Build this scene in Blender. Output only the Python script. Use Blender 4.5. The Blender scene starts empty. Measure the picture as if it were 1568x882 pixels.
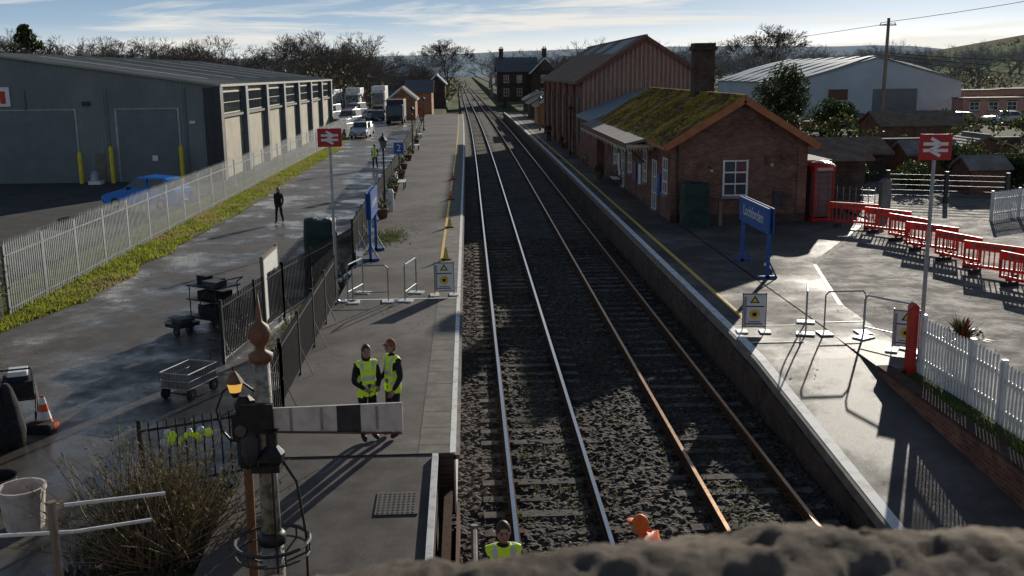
import bpy, math, random, bmesh
from mathutils import Vector, Matrix, Euler, noise
random.seed(7)
V=Vector
rnd=random.random
def ru(a,b): return a+(b-a)*random.random()
scene=bpy.context.scene
col=scene.collection

# ---------------------------------------------------------------- materials
def M(name,c1,c2=None,rough=.8,metal=0.,scale=4.,bump=0.,bscale=None,r2=None,spec=.35,kind=None,c3=None,emit=None,lo=.4,hi=.62,bdist=.02,stretch=None,coat=0,tl=0,rlo=.42,rhi=.58,rscale=None):
    m=bpy.data.materials.new(name); m.use_nodes=True
    nt=m.node_tree; N=nt.nodes; L=nt.links
    bs=N["Principled BSDF"]
    bs.inputs["Roughness"].default_value=rough; bs.inputs["Metallic"].default_value=metal
    bs.inputs["Specular IOR Level"].default_value=spec
    bs.inputs["Coat Weight"].default_value=coat
    bs.inputs["Base Color"].default_value=(*c1,1)
    if emit:
        bs.inputs["Emission Color"].default_value=(*emit[0],1); bs.inputs["Emission Strength"].default_value=emit[1]
    tc=N.new("ShaderNodeTexCoord"); vec=tc.outputs["Object"]
    if stretch:
        mp=N.new("ShaderNodeMapping"); mp.inputs["Scale"].default_value=stretch; L.new(vec,mp.inputs["Vector"]); vec=mp.outputs[0]
    height=None
    if c2:
        n=N.new("ShaderNodeTexNoise"); n.inputs["Scale"].default_value=scale; n.inputs["Detail"].default_value=8; n.inputs["Roughness"].default_value=.65
        L.new(vec,n.inputs["Vector"])
        r=N.new("ShaderNodeValToRGB"); r.color_ramp.elements[0].position=lo; r.color_ramp.elements[1].position=hi
        r.color_ramp.elements[0].color=(*c1,1); r.color_ramp.elements[1].color=(*c2,1)
        L.new(n.outputs["Fac"],r.inputs["Fac"]); out=r.outputs["Color"]
        if c3:
            n3=N.new("ShaderNodeTexNoise"); n3.inputs["Scale"].default_value=scale*.23; n3.inputs["Detail"].default_value=5; L.new(vec,n3.inputs["Vector"])
            r3=N.new("ShaderNodeValToRGB"); r3.color_ramp.elements[0].position=.48; r3.color_ramp.elements[1].position=.6
            L.new(n3.outputs["Fac"],r3.inputs["Fac"])
            mx=N.new("ShaderNodeMixRGB"); L.new(r3.outputs["Color"],mx.inputs[0]); L.new(out,mx.inputs[1]); mx.inputs[2].default_value=(*c3,1); out=mx.outputs[0]
        if r2 is not None:
            n4=N.new("ShaderNodeTexNoise"); n4.inputs["Scale"].default_value=rscale or scale*.12; n4.inputs["Detail"].default_value=9; n4.inputs["Roughness"].default_value=.68; L.new(vec,n4.inputs["Vector"])
            mr=N.new("ShaderNodeMapRange"); mr.inputs[1].default_value=rlo; mr.inputs[2].default_value=rhi; mr.inputs[3].default_value=rough; mr.inputs[4].default_value=r2
            L.new(n4.outputs["Fac"],mr.inputs[0]); L.new(mr.outputs[0],bs.inputs["Roughness"])
            ms=N.new("ShaderNodeMapRange"); ms.inputs[1].default_value=rlo; ms.inputs[2].default_value=rhi; ms.inputs[3].default_value=spec*.5; ms.inputs[4].default_value=spec*1.4
            L.new(n4.outputs["Fac"],ms.inputs[0]); L.new(ms.outputs[0],bs.inputs["Specular IOR Level"])
        L.new(out,bs.inputs["Base Color"])
    def xyv():
        s=N.new("ShaderNodeSeparateXYZ"); L.new(tc.outputs["Object"],s.inputs[0])
        a=N.new("ShaderNodeMath"); a.operation='ADD'; L.new(s.outputs[0],a.inputs[0]); L.new(s.outputs[1],a.inputs[1])
        c=N.new("ShaderNodeCombineXYZ"); L.new(a.outputs[0],c.inputs[0]); L.new(s.outputs[2],c.inputs[1]); return c.outputs[0],s
    if kind=='brick':
        v,s=xyv(); b=N.new("ShaderNodeTexBrick"); b.inputs["Scale"].default_value=1; b.inputs["Brick Width"].default_value=.23; b.inputs["Row Height"].default_value=.078
        b.inputs["Mortar Size"].default_value=.008; b.inputs["Color1"].default_value=(*c1,1); b.inputs["Color2"].default_value=(*(c2 or c1),1); b.inputs["Mortar"].default_value=(*[x*.8+.03 for x in (c3 or c1)],1)
        L.new(v,b.inputs["Vector"])
        n=N.new("ShaderNodeTexNoise"); n.inputs["Scale"].default_value=1.2; n.inputs["Detail"].default_value=8; n.inputs["Roughness"].default_value=.7; L.new(tc.outputs["Object"],n.inputs["Vector"])
        mr=N.new("ShaderNodeMapRange"); mr.inputs[1].default_value=.3; mr.inputs[2].default_value=.7; mr.inputs[3].default_value=.45; mr.inputs[4].default_value=1.35; L.new(n.outputs["Fac"],mr.inputs[0])
        mm=N.new("ShaderNodeVectorMath"); mm.operation='SCALE'; L.new(b.outputs["Color"],mm.inputs[0]); L.new(mr.outputs[0],mm.inputs["Scale"]); L.new(mm.outputs[0],bs.inputs["Base Color"])
        height=b.outputs["Fac"]; bump=-.3
    if kind=='rib':
        v,s=xyv(); w=N.new("ShaderNodeTexWave"); w.inputs["Scale"].default_value=bscale or 1.5; L.new(v,w.inputs["Vector"]); height=w.outputs["Fac"]
    if kind=='tile':
        s=N.new("ShaderNodeSeparateXYZ"); L.new(tc.outputs["Object"],s.inputs[0])
        c=N.new("ShaderNodeCombineXYZ"); L.new(s.outputs[1],c.inputs[0]); L.new(s.outputs[2],c.inputs[1])
        b=N.new("ShaderNodeTexBrick"); b.inputs["Scale"].default_value=1; b.inputs["Brick Width"].default_value=.25; b.inputs["Row Height"].default_value=.12; b.inputs["Mortar Size"].default_value=.02; L.new(c.outputs[0],b.inputs["Vector"])
        b.inputs["Mortar"].default_value=(0,0,0,1); b.inputs["Color1"].default_value=(1,1,1,1); b.inputs["Color2"].default_value=(.6,.6,.6,1)
        n=N.new("ShaderNodeTexNoise"); n.inputs["Scale"].default_value=5; n.inputs["Detail"].default_value=8; L.new(tc.outputs["Object"],n.inputs["Vector"])
        ad=N.new("ShaderNodeMath"); ad.operation='ADD'; L.new(b.outputs["Color"],ad.inputs[0]); L.new(n.outputs["Fac"],ad.inputs[1]); height=ad.outputs[0]
    if kind=='stone':
        vo=N.new("ShaderNodeTexVoronoi"); vo.inputs["Scale"].default_value=bscale or 18; L.new(vec,vo.inputs["Vector"])
        sp=N.new("ShaderNodeSeparateColor"); L.new(vo.outputs["Color"],sp.inputs[0])
        r=N.new("ShaderNodeValToRGB"); r.color_ramp.elements[0].color=(*c1,1); r.color_ramp.elements[1].color=(*c2,1); L.new(sp.outputs[0],r.inputs["Fac"])
        e_=r.color_ramp.elements.new(.88); e_.color=(*[(a_+b_)*.42 for a_,b_ in zip(c1,c2)],1)
        if c3:
            mx=N.new("ShaderNodeMixRGB"); L.new(r3.outputs["Color"],mx.inputs[0]); L.new(r.outputs[0],mx.inputs[1]); mx.inputs[2].default_value=(*c3,1); L.new(mx.outputs[0],bs.inputs["Base Color"])
        else: L.new(r.outputs["Color"],bs.inputs["Base Color"])
        height=vo.outputs["Distance"]; 
    if bump and height is None:
        nb=N.new("ShaderNodeTexNoise"); nb.inputs["Scale"].default_value=bscale or scale*4; nb.inputs["Detail"].default_value=8; nb.inputs["Roughness"].default_value=.7; L.new(vec,nb.inputs["Vector"]); height=nb.outputs["Fac"]
    if height is not None and bump:
        bp=N.new("ShaderNodeBump"); bp.inputs["Strength"].default_value=abs(bump); bp.inputs["Distance"].default_value=bdist
        bp.invert = bump<0
        L.new(height,bp.inputs["Height"]); L.new(bp.outputs[0],bs.inputs["Normal"])
    if tl:
        t=N.new("ShaderNodeBsdfTranslucent"); L.new(out,t.inputs[0]); mxs=N.new("ShaderNodeMixShader"); mxs.inputs[0].default_value=tl
        L.new(bs.outputs[0],mxs.inputs[1]); L.new(t.outputs[0],mxs.inputs[2]); L.new(mxs.outputs[0],N["Material Output"].inputs["Surface"])
    return m

m_ballast=M("ballast_stone",(.024,.018,.014),(.16,.125,.095),rough=.9,kind='stone',bump=.8,bscale=15,scale=2,bdist=.04,spec=.25,c3=(.034,.026,.02))
m_grass=M("grass",(.05,.085,.015),(.10,.13,.03),rough=.95,scale=3,bump=.8,bscale=30,c3=(.07,.07,.03),spec=.1)
m_grassL=M("grass_verge",(.13,.15,.03),(.22,.24,.045),rough=.95,scale=2,bump=.8,bscale=25,c3=(.18,.16,.07),spec=.1)
m_blade=M("grass_blade",(.19,.22,.03),(.32,.34,.05),rough=.7,scale=1.5,tl=.5,c3=(.33,.28,.11))
m_field=M("field",(.07,.09,.035),(.11,.125,.05),rough=1,scale=.05,c3=(.13,.11,.07),spec=.05)
m_asph=M("asphalt_road",(.068,.058,.050),(.13,.112,.097),rough=.66,r2=.16,scale=1.7,bump=.28,bscale=40,bdist=.008,c3=(.08,.068,.058),spec=.62,rlo=.43,rhi=.60,rscale=.34)
m_asphP=M("asphalt_platform",(.085,.070,.061),(.14,.117,.101),rough=.85,r2=.62,scale=1.5,bump=.7,bscale=60,bdist=.012,c3=(.07,.057,.049),spec=.3)
m_yardm=M("yard_concrete",(.06,.058,.055),(.09,.085,.08),rough=.9,scale=1,spec=.15)
m_fore=M("forecourt_surface",(.15,.133,.118),(.25,.222,.195),rough=.9,r2=.78,scale=5,bump=1,bscale=34,bdist=.028,spec=.26,c3=(.125,.108,.095),rscale=1.1)
m_slab=M("paving_slab",(.15,.13,.11),(.23,.205,.175),rough=.85,scale=3,bump=.3,bscale=30,spec=.2)
m_white=M("white_paint",(.72,.72,.70),(.52,.51,.47),rough=.5,scale=6,bump=.15,bscale=30,lo=.5,hi=.75)
m_board=M("signal_arm_white",(.66,.64,.58),(.40,.37,.32),rough=.55,scale=5,bump=.15,bscale=30,lo=.45,hi=.75)
m_wline=M("white_line_paint",(.80,.79,.75),(.40,.38,.35),rough=.7,scale=4,lo=.48,hi=.74)
m_yline=M("yellow_line_paint",(.78,.50,.09),(.40,.28,.11),rough=.7,scale=6,lo=.5,hi=.75)
m_yel=M("yellow_paint",(.8,.62,.03),(.6,.45,.05),rough=.5,scale=5)
m_railtop=M("rail_steel",(.80,.78,.76),(.66,.63,.60),rough=.14,metal=1,scale=8)
m_railtop2=M("rail_steel_dull",(.50,.30,.17),(.34,.18,.09),rough=.34,metal=.9,scale=6)
m_rust=M("rail_rust",(.06,.03,.018),(.10,.05,.03),rough=.85,scale=10,bump=.3,spec=.15)
m_sleeper=M("concrete_sleeper",(.06,.05,.042),(.16,.14,.12),rough=.9,scale=3,bump=.6,bscale=30,spec=.15)
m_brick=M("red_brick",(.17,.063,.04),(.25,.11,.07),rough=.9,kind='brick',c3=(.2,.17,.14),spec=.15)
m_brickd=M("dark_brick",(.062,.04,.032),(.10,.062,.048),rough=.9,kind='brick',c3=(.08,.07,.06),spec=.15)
m_sand=M("red_sandstone",(.145,.073,.054),(.235,.12,.085),rough=.9,kind='brick',c3=(.15,.10,.08),spec=.15)
m_orange=M("orange_brick",(.36,.15,.075),(.45,.20,.10),rough=.9,kind='brick',c3=(.3,.2,.14))
m_tile=M("sun_tinted_mossy_tile",(.085,.045,.024),(.26,.16,.045),rough=1,kind='tile',bump=1,scale=3,c3=(.36,.25,.055),lo=.44,hi=.60,bdist=.13,spec=.1)  # tile and moss colours, with golden grazing sunlight mixed into the tones
m_moss=M("sun_tinted_moss",(.36,.27,.05),(.60,.42,.09),rough=1,scale=2,tl=.3,spec=.05,c3=(.22,.21,.045))  # moss colour brightened to gold to carry the sun's highlights
m_barge=M("bargeboard",(.42,.15,.06),(.32,.10,.045),rough=.6,scale=3)
m_slate=M("slate_roof",(.09,.095,.10),(.14,.14,.145),rough=.7,scale=2,kind='tile',bump=.6)
m_brownroof=M("brown_roof",(.16,.105,.08),(.25,.175,.125),rough=.9,scale=2,kind='tile',bump=.6,spec=.2)
m_blueroof=M("bluegrey_roof",(.15,.20,.23),(.20,.25,.27),rough=.6,scale=1.5,bump=.3)
m_felt=M("felt_roof",(.17,.15,.135),(.26,.235,.21),rough=.85,scale=1.5,bump=.3,spec=.2)
m_clad=M("brown_cladding",(.24,.145,.115),(.32,.20,.155),rough=.85,scale=2,stretch=(1,1,.2),spec=.15)
m_batten=M("cladding_batten",(.40,.275,.22),(.32,.215,.17),rough=.8,scale=3)
m_wh=M("grey_metal_cladding",(.175,.195,.195),(.205,.225,.22),rough=.6,scale=.5,kind='rib',bump=.7,bscale=1.2,bdist=.05,c3=(.15,.17,.165))
m_whroof=M("metal_roof",(.27,.265,.245),(.36,.35,.32),rough=.62,scale=.4,bump=.2,spec=.3,c3=(.25,.25,.21))
m_whrib=M("roof_rib",(.22,.22,.21),(.30,.30,.28),rough=.6,scale=1)
m_roller=M("roller_door",(.13,.15,.155),(.16,.18,.185),rough=.6,scale=1)
m_beige=M("beige_panel",(.48,.43,.34),(.58,.52,.42),rough=.7,scale=.6,kind='rib',bump=1,bscale=.9,bdist=.06,spec=.2)
m_black=M("black_paint",(.012,.012,.013),(.03,.03,.03),rough=.5,scale=8)
m_dark=M("dark_grey",(.035,.035,.038),(.06,.06,.06),rough=.6,scale=6,bump=.2)
m_galv=M("galvanised_steel",(.28,.30,.32),(.38,.40,.42),rough=.45,metal=.6,scale=3)
m_pale=M("palisade_steel",(.16,.175,.185),(.23,.245,.255),rough=.6,metal=.3,scale=3)
m_red=M("sign_red",(.45,.02,.02),(.38,.02,.02),rough=.45,scale=4)
m_redbox=M("kiosk_red",(.42,.02,.015),(.33,.015,.012),rough=.35,scale=3)
m_redpl=M("red_plastic",(.75,.06,.04),(.6,.04,.03),rough=.45,scale=3,tl=.3)
m_blue=M("sign_blue",(.025,.11,.36),(.02,.085,.30),rough=.4,scale=4)
m_bluevan=M("blue_car_paint",(.0,.20,.72),(.0,.17,.62),rough=.25,scale=2,coat=.6)
m_whcar=M("white_car_paint",(.6,.6,.6),(.5,.5,.5),rough=.3,scale=2,coat=.5)
m_silver=M("silver_car_paint",(.3,.31,.32),(.25,.26,.27),rough=.3,metal=.5,scale=2,coat=.5)
m_redcar=M("red_car_paint",(.35,.02,.02),(.3,.02,.02),rough=.3,scale=2,coat=.5)
m_navycar=M("navy_car_paint",(.02,.035,.07),(.03,.045,.08),rough=.3,scale=2,coat=.5)
m_glass=M("window_glass",(.03,.04,.05),(.05,.06,.07),rough=.08,scale=.5,spec=.8)
m_glassl=M("pale_glass",(.13,.15,.15),(.09,.10,.10),rough=.15,scale=2)  # paler and rougher than the window glass, no emission
m_tyre=M("tyre_rubber",(.015,.015,.015),(.03,.03,.03),rough=.8,scale=8)
m_orangec=M("cone_orange",(.7,.12,.03),(.55,.09,.02),rough=.5,scale=4)
m_skin=M("skin",(.42,.25,.18),(.38,.2,.15),rough=.55,scale=10)
m_hair=M("brown_hair",(.045,.022,.012),(.07,.035,.02),rough=.6,scale=30,stretch=(1,1,.1))
m_hairg=M("ginger_cap",(.20,.07,.03),(.25,.09,.04),rough=.8,scale=20)
m_navy=M("navy_cloth",(.014,.017,.027),(.03,.034,.05),rough=.9,scale=12,bump=.4)
m_blk=M("black_cloth",(.012,.012,.013),(.026,.026,.028),rough=.9,scale=12,bump=.4)
m_hivis=M("hivis_yellow",(.62,.85,.04),(.5,.7,.03),rough=.6,scale=12,emit=((.55,.8,.03),.06))
m_hivo=M("hivis_orange",(.9,.18,.03),(.75,.13,.02),rough=.6,scale=12)
m_refl=M("reflective_tape",(.65,.66,.66),(.55,.55,.55),rough=.3,scale=8)
m_bark=M("bark",(.045,.035,.028),(.075,.06,.05),rough=.95,scale=8,bump=.5)
m_barkd=M("distant_branches",(.115,.092,.076),(.16,.13,.11),rough=.95,scale=.3,spec=.1)  # bark colour lightened to paint in distance haze
m_barkh=M("hazy_branches",(.22,.22,.22),(.27,.26,.25),rough=.95,scale=.3,spec=.1)  # bark paled further, haze painted into the base colour
m_leafd=M("dark_leaf",(.022,.038,.014),(.05,.07,.022),rough=.6,scale=3,tl=.25)
m_leafm=M("mid_leaf",(.055,.08,.02),(.10,.12,.035),rough=.6,scale=3,tl=.4)
m_leafb=M("brown_leaf",(.12,.09,.05),(.16,.125,.07),rough=.8,scale=3,tl=.3)
m_litter=M("leaf_litter",(.18,.13,.08),(.34,.29,.22),rough=.8,scale=3)
m_twig=M("dry_twig",(.28,.22,.13),(.40,.32,.20),rough=.9,scale=5,tl=.2)
m_concrete=M("concrete",(.18,.17,.16),(.27,.26,.24),rough=.85,scale=2,bump=.4,bscale=20)
m_cover=M("cast_iron_cover",(.11,.095,.08),(.16,.14,.12),rough=.7,scale=5)
m_stone=M("parapet_stone_mat",(.045,.035,.028),(.30,.235,.175),rough=.95,scale=26,bump=1,bscale=90,bdist=.004,lo=.36,hi=.66,c3=(.12,.095,.075),spec=.15)
m_wood=M("weathered_wood",(.16,.13,.10),(.24,.2,.15),rough=.85,scale=4,stretch=(1,1,.2))
m_brownw=M("brown_wood",(.12,.058,.042),(.17,.085,.06),rough=.8,scale=3)
m_postp=M("signal_post_paint",(.36,.35,.29),(.15,.125,.09),rough=.6,scale=9,bump=.5,lo=.42,hi=.58)
m_finial=M("finial_rust",(.22,.11,.055),(.13,.065,.035),rough=.6,scale=10)
m_lamp=M("amber_glass",(.7,.42,.08),(.6,.33,.05),rough=.2,scale=5,emit=((1,.55,.12),.6))
m_cream=M("cream_paint",(.50,.45,.34),(.42,.37,.28),rough=.6,scale=3)
m_bucket=M("bucket_plastic",(.60,.54,.48),(.38,.29,.24),rough=.5,scale=5,lo=.45,hi=.7)
m_barn=M("white_barn_cladding",(.42,.47,.52),(.50,.55,.60),rough=.6,scale=.3,kind='rib',bump=.5,bscale=.8)
m_barnroof=M("barn_roof",(.19,.22,.25),(.25,.28,.31),rough=.6,scale=.3)
m_skylight=M("barn_rooflight",(.85,.87,.85),(.75,.78,.77),rough=.4,scale=.6)
m_pink=M("pink_cabin",(.54,.28,.20),(.45,.22,.16),rough=.7,scale=1)
m_green=M("green_tarp",(.015,.035,.03),(.025,.055,.045),rough=.4,scale=3,bump=1,bscale=7,bdist=.10)
m_hill=M("distant_hill",(.38,.45,.50),(.42,.48,.51),rough=1,scale=.01,spec=0)  # bluish pale base colour stands in for aerial haze
m_hill2=M("middle_hill",(.25,.30,.17),(.33,.37,.22),rough=1,scale=.012,c3=(.34,.31,.22),spec=0)  # field greens lightened, with haze painted into the colour

# ---------------------------------------------------------------- mesh builder
class B:
    def __init__(s): s.v=[];s.f=[];s.m=[];s.mats=[];s.T=Matrix()
    def mi(s,m):
        if m not in s.mats: s.mats.append(m)
        return s.mats.index(m)
    def add(s,vs,fs,m):
        o=len(s.v); s.v+= [tuple(s.T@V(p)) for p in vs]; k=s.mi(m)
        for f in fs: s.f.append([o+i for i in f]); s.m.append(k)
    def face(s,pts,m): s.add(pts,[list(range(len(pts)))],m)
    def box(s,x0,x1,y0,y1,z0,z1,m):
        vs=[(x0,y0,z0),(x1,y0,z0),(x1,y1,z0),(x0,y1,z0),(x0,y0,z1),(x1,y0,z1),(x1,y1,z1),(x0,y1,z1)]
        s.add(vs,[(3,2,1,0),(4,5,6,7),(0,1,5,4),(1,2,6,5),(2,3,7,6),(3,0,4,7)],m)
    def beam(s,p,q,w,h,m):
        p=V(p);q=V(q);d=(q-p).normalized(); up=V((0,0,1)) if abs(d.z)<.95 else V((0,1,0))
        a=d.cross(up).normalized()*w/2; b=a.cross(d).normalized()*h/2
        vs=[p-a-b,p+a-b,p+a+b,p-a+b,q-a-b,q+a-b,q+a+b,q-a+b]
        s.add(vs,[(3,2,1,0),(4,5,6,7),(0,1,5,4),(1,2,6,5),(2,3,7,6),(3,0,4,7)],m)
    def cyl(s,p,q,r0,r1,m,n=8,cap=True):
        p=V(p);q=V(q);d=(q-p).normalized(); up=V((0,0,1)) if abs(d.z)<.9 else V((1,0,0))
        a=d.cross(up).normalized(); b=d.cross(a)
        vs=[]
        for c,r in((p,r0),(q,r1)):
            for i in range(n):
                t=2*math.pi*i/n; vs.append(c+a*math.cos(t)*r+b*math.sin(t)*r)
        fs=[(i,(i+1)%n,n+(i+1)%n,n+i) for i in range(n)]
        if cap: fs+= [tuple(range(n-1,-1,-1)),tuple(range(n,2*n))]
        s.add(vs,fs,m)
    def tube(s,pts,r,m,n=6,r1=None):
        k=len(pts)-1
        for i in range(k):
            a=r if r1 is None else r+(r1-r)*i/k; b=r if r1 is None else r+(r1-r)*(i+1)/k
            s.cyl(pts[i],pts[i+1],a,b,m,n)
    def lathe(s,c,prof,m,n=12):
        vs=[];fs=[]
        for (r,z) in prof:
            for i in range(n):
                t=2*math.pi*i/n; vs.append((c[0]+r*math.cos(t),c[1]+r*math.sin(t),c[2]+z))
        for j in range(len(prof)-1):
            for i in range(n): fs.append((j*n+i,j*n+(i+1)%n,(j+1)*n+(i+1)%n,(j+1)*n+i))
        fs.append(tuple(range(n-1,-1,-1))); k=(len(prof)-1)*n; fs.append(tuple(range(k,k+n)))
        s.add(vs,fs,m)
    def ball(s,c,r,m,sc=(1,1,1),nu=10,nv=7):
        vs=[];fs=[]
        for j in range(nv+1):
            ph=math.pi*j/nv
            for i in range(nu):
                t=2*math.pi*i/nu; vs.append((c[0]+r*sc[0]*math.sin(ph)*math.cos(t),c[1]+r*sc[1]*math.sin(ph)*math.sin(t),c[2]+r*sc[2]*math.cos(ph)))
        for j in range(nv):
            for i in range(nu): fs.append(((j+1)*nu+i,(j+1)*nu+(i+1)%nu,j*nu+(i+1)%nu,j*nu+i))
        s.add(vs,fs,m)
    def ring(s,c,R,r,m,n=20):
        pts=[(c[0]+R*math.cos(2*math.pi*i/n),c[1]+R*math.sin(2*math.pi*i/n),c[2]) for i in range(n+1)]
        s.tube(pts,r,m,5)
    def ext(s,prof,y0,y1,m,axis='y'):
        n=len(prof); vs=[]
        for y in(y0,y1):
            for (a,z) in prof: vs.append((a,y,z) if axis=='y' else (y,a,z))
        fs=[(i,(i+1)%n,n+(i+1)%n,n+i) for i in range(n)]+[tuple(range(n-1,-1,-1)),tuple(range(n,2*n))]
        s.add(vs,fs,m)
    def build(s,name,parent=None,smooth=False,bevel=0):
        me=bpy.data.meshes.new(name); me.from_pydata(s.v,[],s.f)
        for m in s.mats: me.materials.append(m)
        me.polygons.foreach_set("material_index",s.m)
        if smooth: me.polygons.foreach_set("use_smooth",[True]*len(s.f))
        me.update()
        ob=bpy.data.objects.new(name,me); col.objects.link(ob)
        if parent: ob.parent=parent
        if bevel:
            bm=bmesh.new(); bm.from_mesh(me); bmesh.ops.recalc_face_normals(bm,faces=bm.faces); bm.to_mesh(me); bm.free()
            md=ob.modifiers.new("bevel","BEVEL"); md.width=bevel; md.segments=2; md.limit_method='ANGLE'
        return ob
def empty(name):
    e=bpy.data.objects.new(name,None); col.objects.link(e); return e
def RT(x,y,z,rz=0,s=1): return Matrix.Translation((x,y,z))@Matrix.Rotation(rz,4,'Z')@Matrix.Scale(s,4)
def text(body,size,mat,mw,parent,name="lettering"):
    t=bpy.data.curves.new("txt","FONT"); t.body=body; t.size=size; t.align_x='CENTER'; t.align_y='CENTER'; t.extrude=.002
    o=bpy.data.objects.new("txt",t); col.objects.link(o)
    dg=bpy.context.evaluated_depsgraph_get(); me=bpy.data.meshes.new_from_object(o.evaluated_get(dg)); bpy.data.objects.remove(o)
    me.materials.clear(); me.materials.append(mat); me.name=name
    ob=bpy.data.objects.new(name,me); col.objects.link(ob); ob.matrix_world=mw
    if parent: ob.parent=parent
    return ob
FX=Matrix.Rotation(math.pi/2,4,'X')

# ---------------------------------------------------------------- line geometry
def cx(d):
    if d<70: return 0
    if d<170: return -5e-5*(d-70)**2
    return -.5-.01*(d-170)
def drange(a,b):
    r=[a]; 
    while r[-1]<b: r.append(min(b,r[-1]+max(2.,r[-1]*.06)))
    return r
def strip(b,x0,x1,z0,z1,a,e,m,zf=None):
    ds=drange(a,e); X0=x0 if callable(x0) else (lambda d:x0); X1=x1 if callable(x1) else (lambda d:x1)
    zf=zf or (lambda d:0)
    vs=[]
    for d in ds:
        c=cx(d); vs+=[(X0(d)+c,d,z0),(X1(d)+c,d,z0),(X1(d)+c,d,z1+zf(d)),(X0(d)+c,d,z1+zf(d))]
    fs=[(3,2,1,0)]
    for i in range(len(ds)-1):
        o=4*i
        for k in range(4): fs.append((o+k,o+(k+1)%4,o+4+(k+1)%4,o+4+k))
    o=4*(len(ds)-1); fs.append((o,o+1,o+2,o+3)); b.add(vs,fs,m)

# ground
g=B()
xs=[-4000,-400,-60,-15,-13.9,-4.4,-4.2,-.6,6.6,8.75,8.8,60,400,4000]; zs=[-.6,-.6,-.6,-.6,.25,.25,-.45,-.45,-.45,-.45,.82,.82,.82,.82]
ys=[-60,0,20,60,120,200,400,1000,5000]
vs=[(x,y,z if y<1900 else -.6) for y in ys for x,z in zip(xs,zs)]
n=len(xs); g.add(vs,[(j*n+i,j*n+i+1,(j+1)*n+i+1,(j+1)*n+i) for j in range(len(ys)-1) for i in range(n-1)],m_field)
g.build("ground")

# ballast
b=B(); st=.07; x0,x1,y0,y1=-.42,6.4,8.,46.; nx=int((x1-x0)/st); ny=int((y1-y0)/st)
vs=[]
for j in range(ny+1):
    for i in range(nx+1):
        x=x0+i*st; y=y0+j*st
        z=-.177+ru(-.03,.03)+.035*noise.noise((x*.9,y*.5,0))
        if abs(x-3.1)<.5: z+=.02
        if x<.45: z-=.02
        dr=min(abs(x-q) for q in(.65,2.14,4.07,5.57))
        if dr<.16: z-=.035
        vs.append((x+ru(-.025,.025),y+ru(-.025,.025),z))
b.add(vs,[(j*(nx+1)+i,j*(nx+1)+i+1,(j+1)*(nx+1)+i+1,(j+1)*(nx+1)+i) for j in range(ny) for i in range(nx)],m_ballast)
strip(b,-.42,6.4,-.45,-.182,46.,900,m_ballast)
b.build("track_ballast")
b=B()
for i in range(7000):
    k=random.choice([(1.4,18,.5,5),(4.9,14,.9,5),(3.1,22,.4,8),(4.7,22,.6,10),(1.3,27,.4,9),(5.2,16,.5,3)])
    x=random.gauss(k[0],k[2]); y=random.gauss(k[1],k[3])
    if noise.noise((x*1.2,y*1.2,3))<.12 or x<-.2 or x>6.1 or y<9: continue
    h=ru(.02,.06); a=ru(0,6.3); b.face([(x,y,-.18),(x+.035*math.cos(a),y+.035*math.sin(a),-.18),(x+ru(-.04,.04),y+ru(-.04,.04),-.15+h)],m_leafm)
b.build("track_weeds")
b=B()
for i in range(2600):
    r=rnd()
    if r<.45: x,y,z=ru(-13,-4.2),ru(15,60),.312
    elif r<.7: x,y,z=ru(-.2,6.2),ru(9,45),-.14
    else: x,y,z=random.choice((ru(-3.8,-.6),ru(7,12))),ru(21,50),.912
    s_=ru(.010,.030); a=ru(0,6.3); c,s2=math.cos(a)*s_,math.sin(a)*s_
    b.face([(x-c,y-s2,z),(x+s2,y-c,z+.01),(x+c,y+s2,z+.015),(x-s2,y+c,z)],m_litter)
b.build("fallen_leaves")

# sleepers & rails
b=B()
d=8.
while d<260:
    for ti,c0 in enumerate((1.395,4.82)):
        c=c0+cx(d); zt=-.166+ru(-.02,.008)
        b.box(c-1.25,c+1.25,d-.12,d+.12,-.34,zt,m_sleeper)
        for rx in(-.745,.745): b.box(c+rx-.15,c+rx+.15,d-.08,d+.08,zt,zt+.03,m_rust)
    d+=.7
b.build("railway_sleepers")
for i,(x,mt) in enumerate(((.65,m_railtop),(2.14,m_railtop),(4.07,m_railtop2),(5.57,m_railtop2))):
    b=B(); strip(b,x-.07,x+.07,-.165,-.135,4,900,m_rust); strip(b,x-.012,x+.012,-.135,-.04,4,900,m_rust); strip(b,x-.036,x+.036,-.04,-.004,4,900,m_rust); strip(b,x-.034,x+.034,-.004,.0,4,900,mt)
    b.build("rail")

# left platform
lr=lambda d:-3.85-max(0,d-36)*.019
b=B()
strip(b,lr,lambda d:-.95,-.45,.9,16.6,165,m_asphP)
strip(b,lambda d:-.95,lambda d:-.42,-.45,.903,16.6,165,m_slab)
strip(b,lambda d:-.42,lambda d:-.32,-.45,.909,16.6,165,m_wline)
strip(b,-.40,-.25,.78,.86,16.6,165,m_slab)
b.add([(-3.85,16.58,.88),(-.62,16.58,.88),(-.62,6,.0),(-3.85,6,.0)],[(0,1,2,3)],m_asphP)
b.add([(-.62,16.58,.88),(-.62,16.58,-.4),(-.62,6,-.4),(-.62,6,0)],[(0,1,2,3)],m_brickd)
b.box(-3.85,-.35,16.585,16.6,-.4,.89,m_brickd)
for k in range(40):
    y=17+k*.9; b.box(-.949,-.43,y-.012,y+.012,.9,.9045,m_dark)
b.box(-.968,-.95,16.6,60,.9,.9035,m_dark)
b.build("station_platform")
b=B(); strip(b,-1.06,-.96,.9,.907,29,160,m_yline); b.box(-3.6,-.43,28.9,28.98,.9,.907,m_wline)
b.build("platform_marking")
b2=B(); b2.T=Matrix.Translation((-1.2,14.9,.745))@Matrix.Rotation(math.atan(.083),4,'X'); b2.box(-.33,.33,-.36,.36,0,.012,m_cover)
for i in range(8):
    for j in range(8): b2.box(-.29+i*.075,-.255+i*.075,-.32+j*.085,-.285+j*.085,.012,.018,m_slab)
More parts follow.
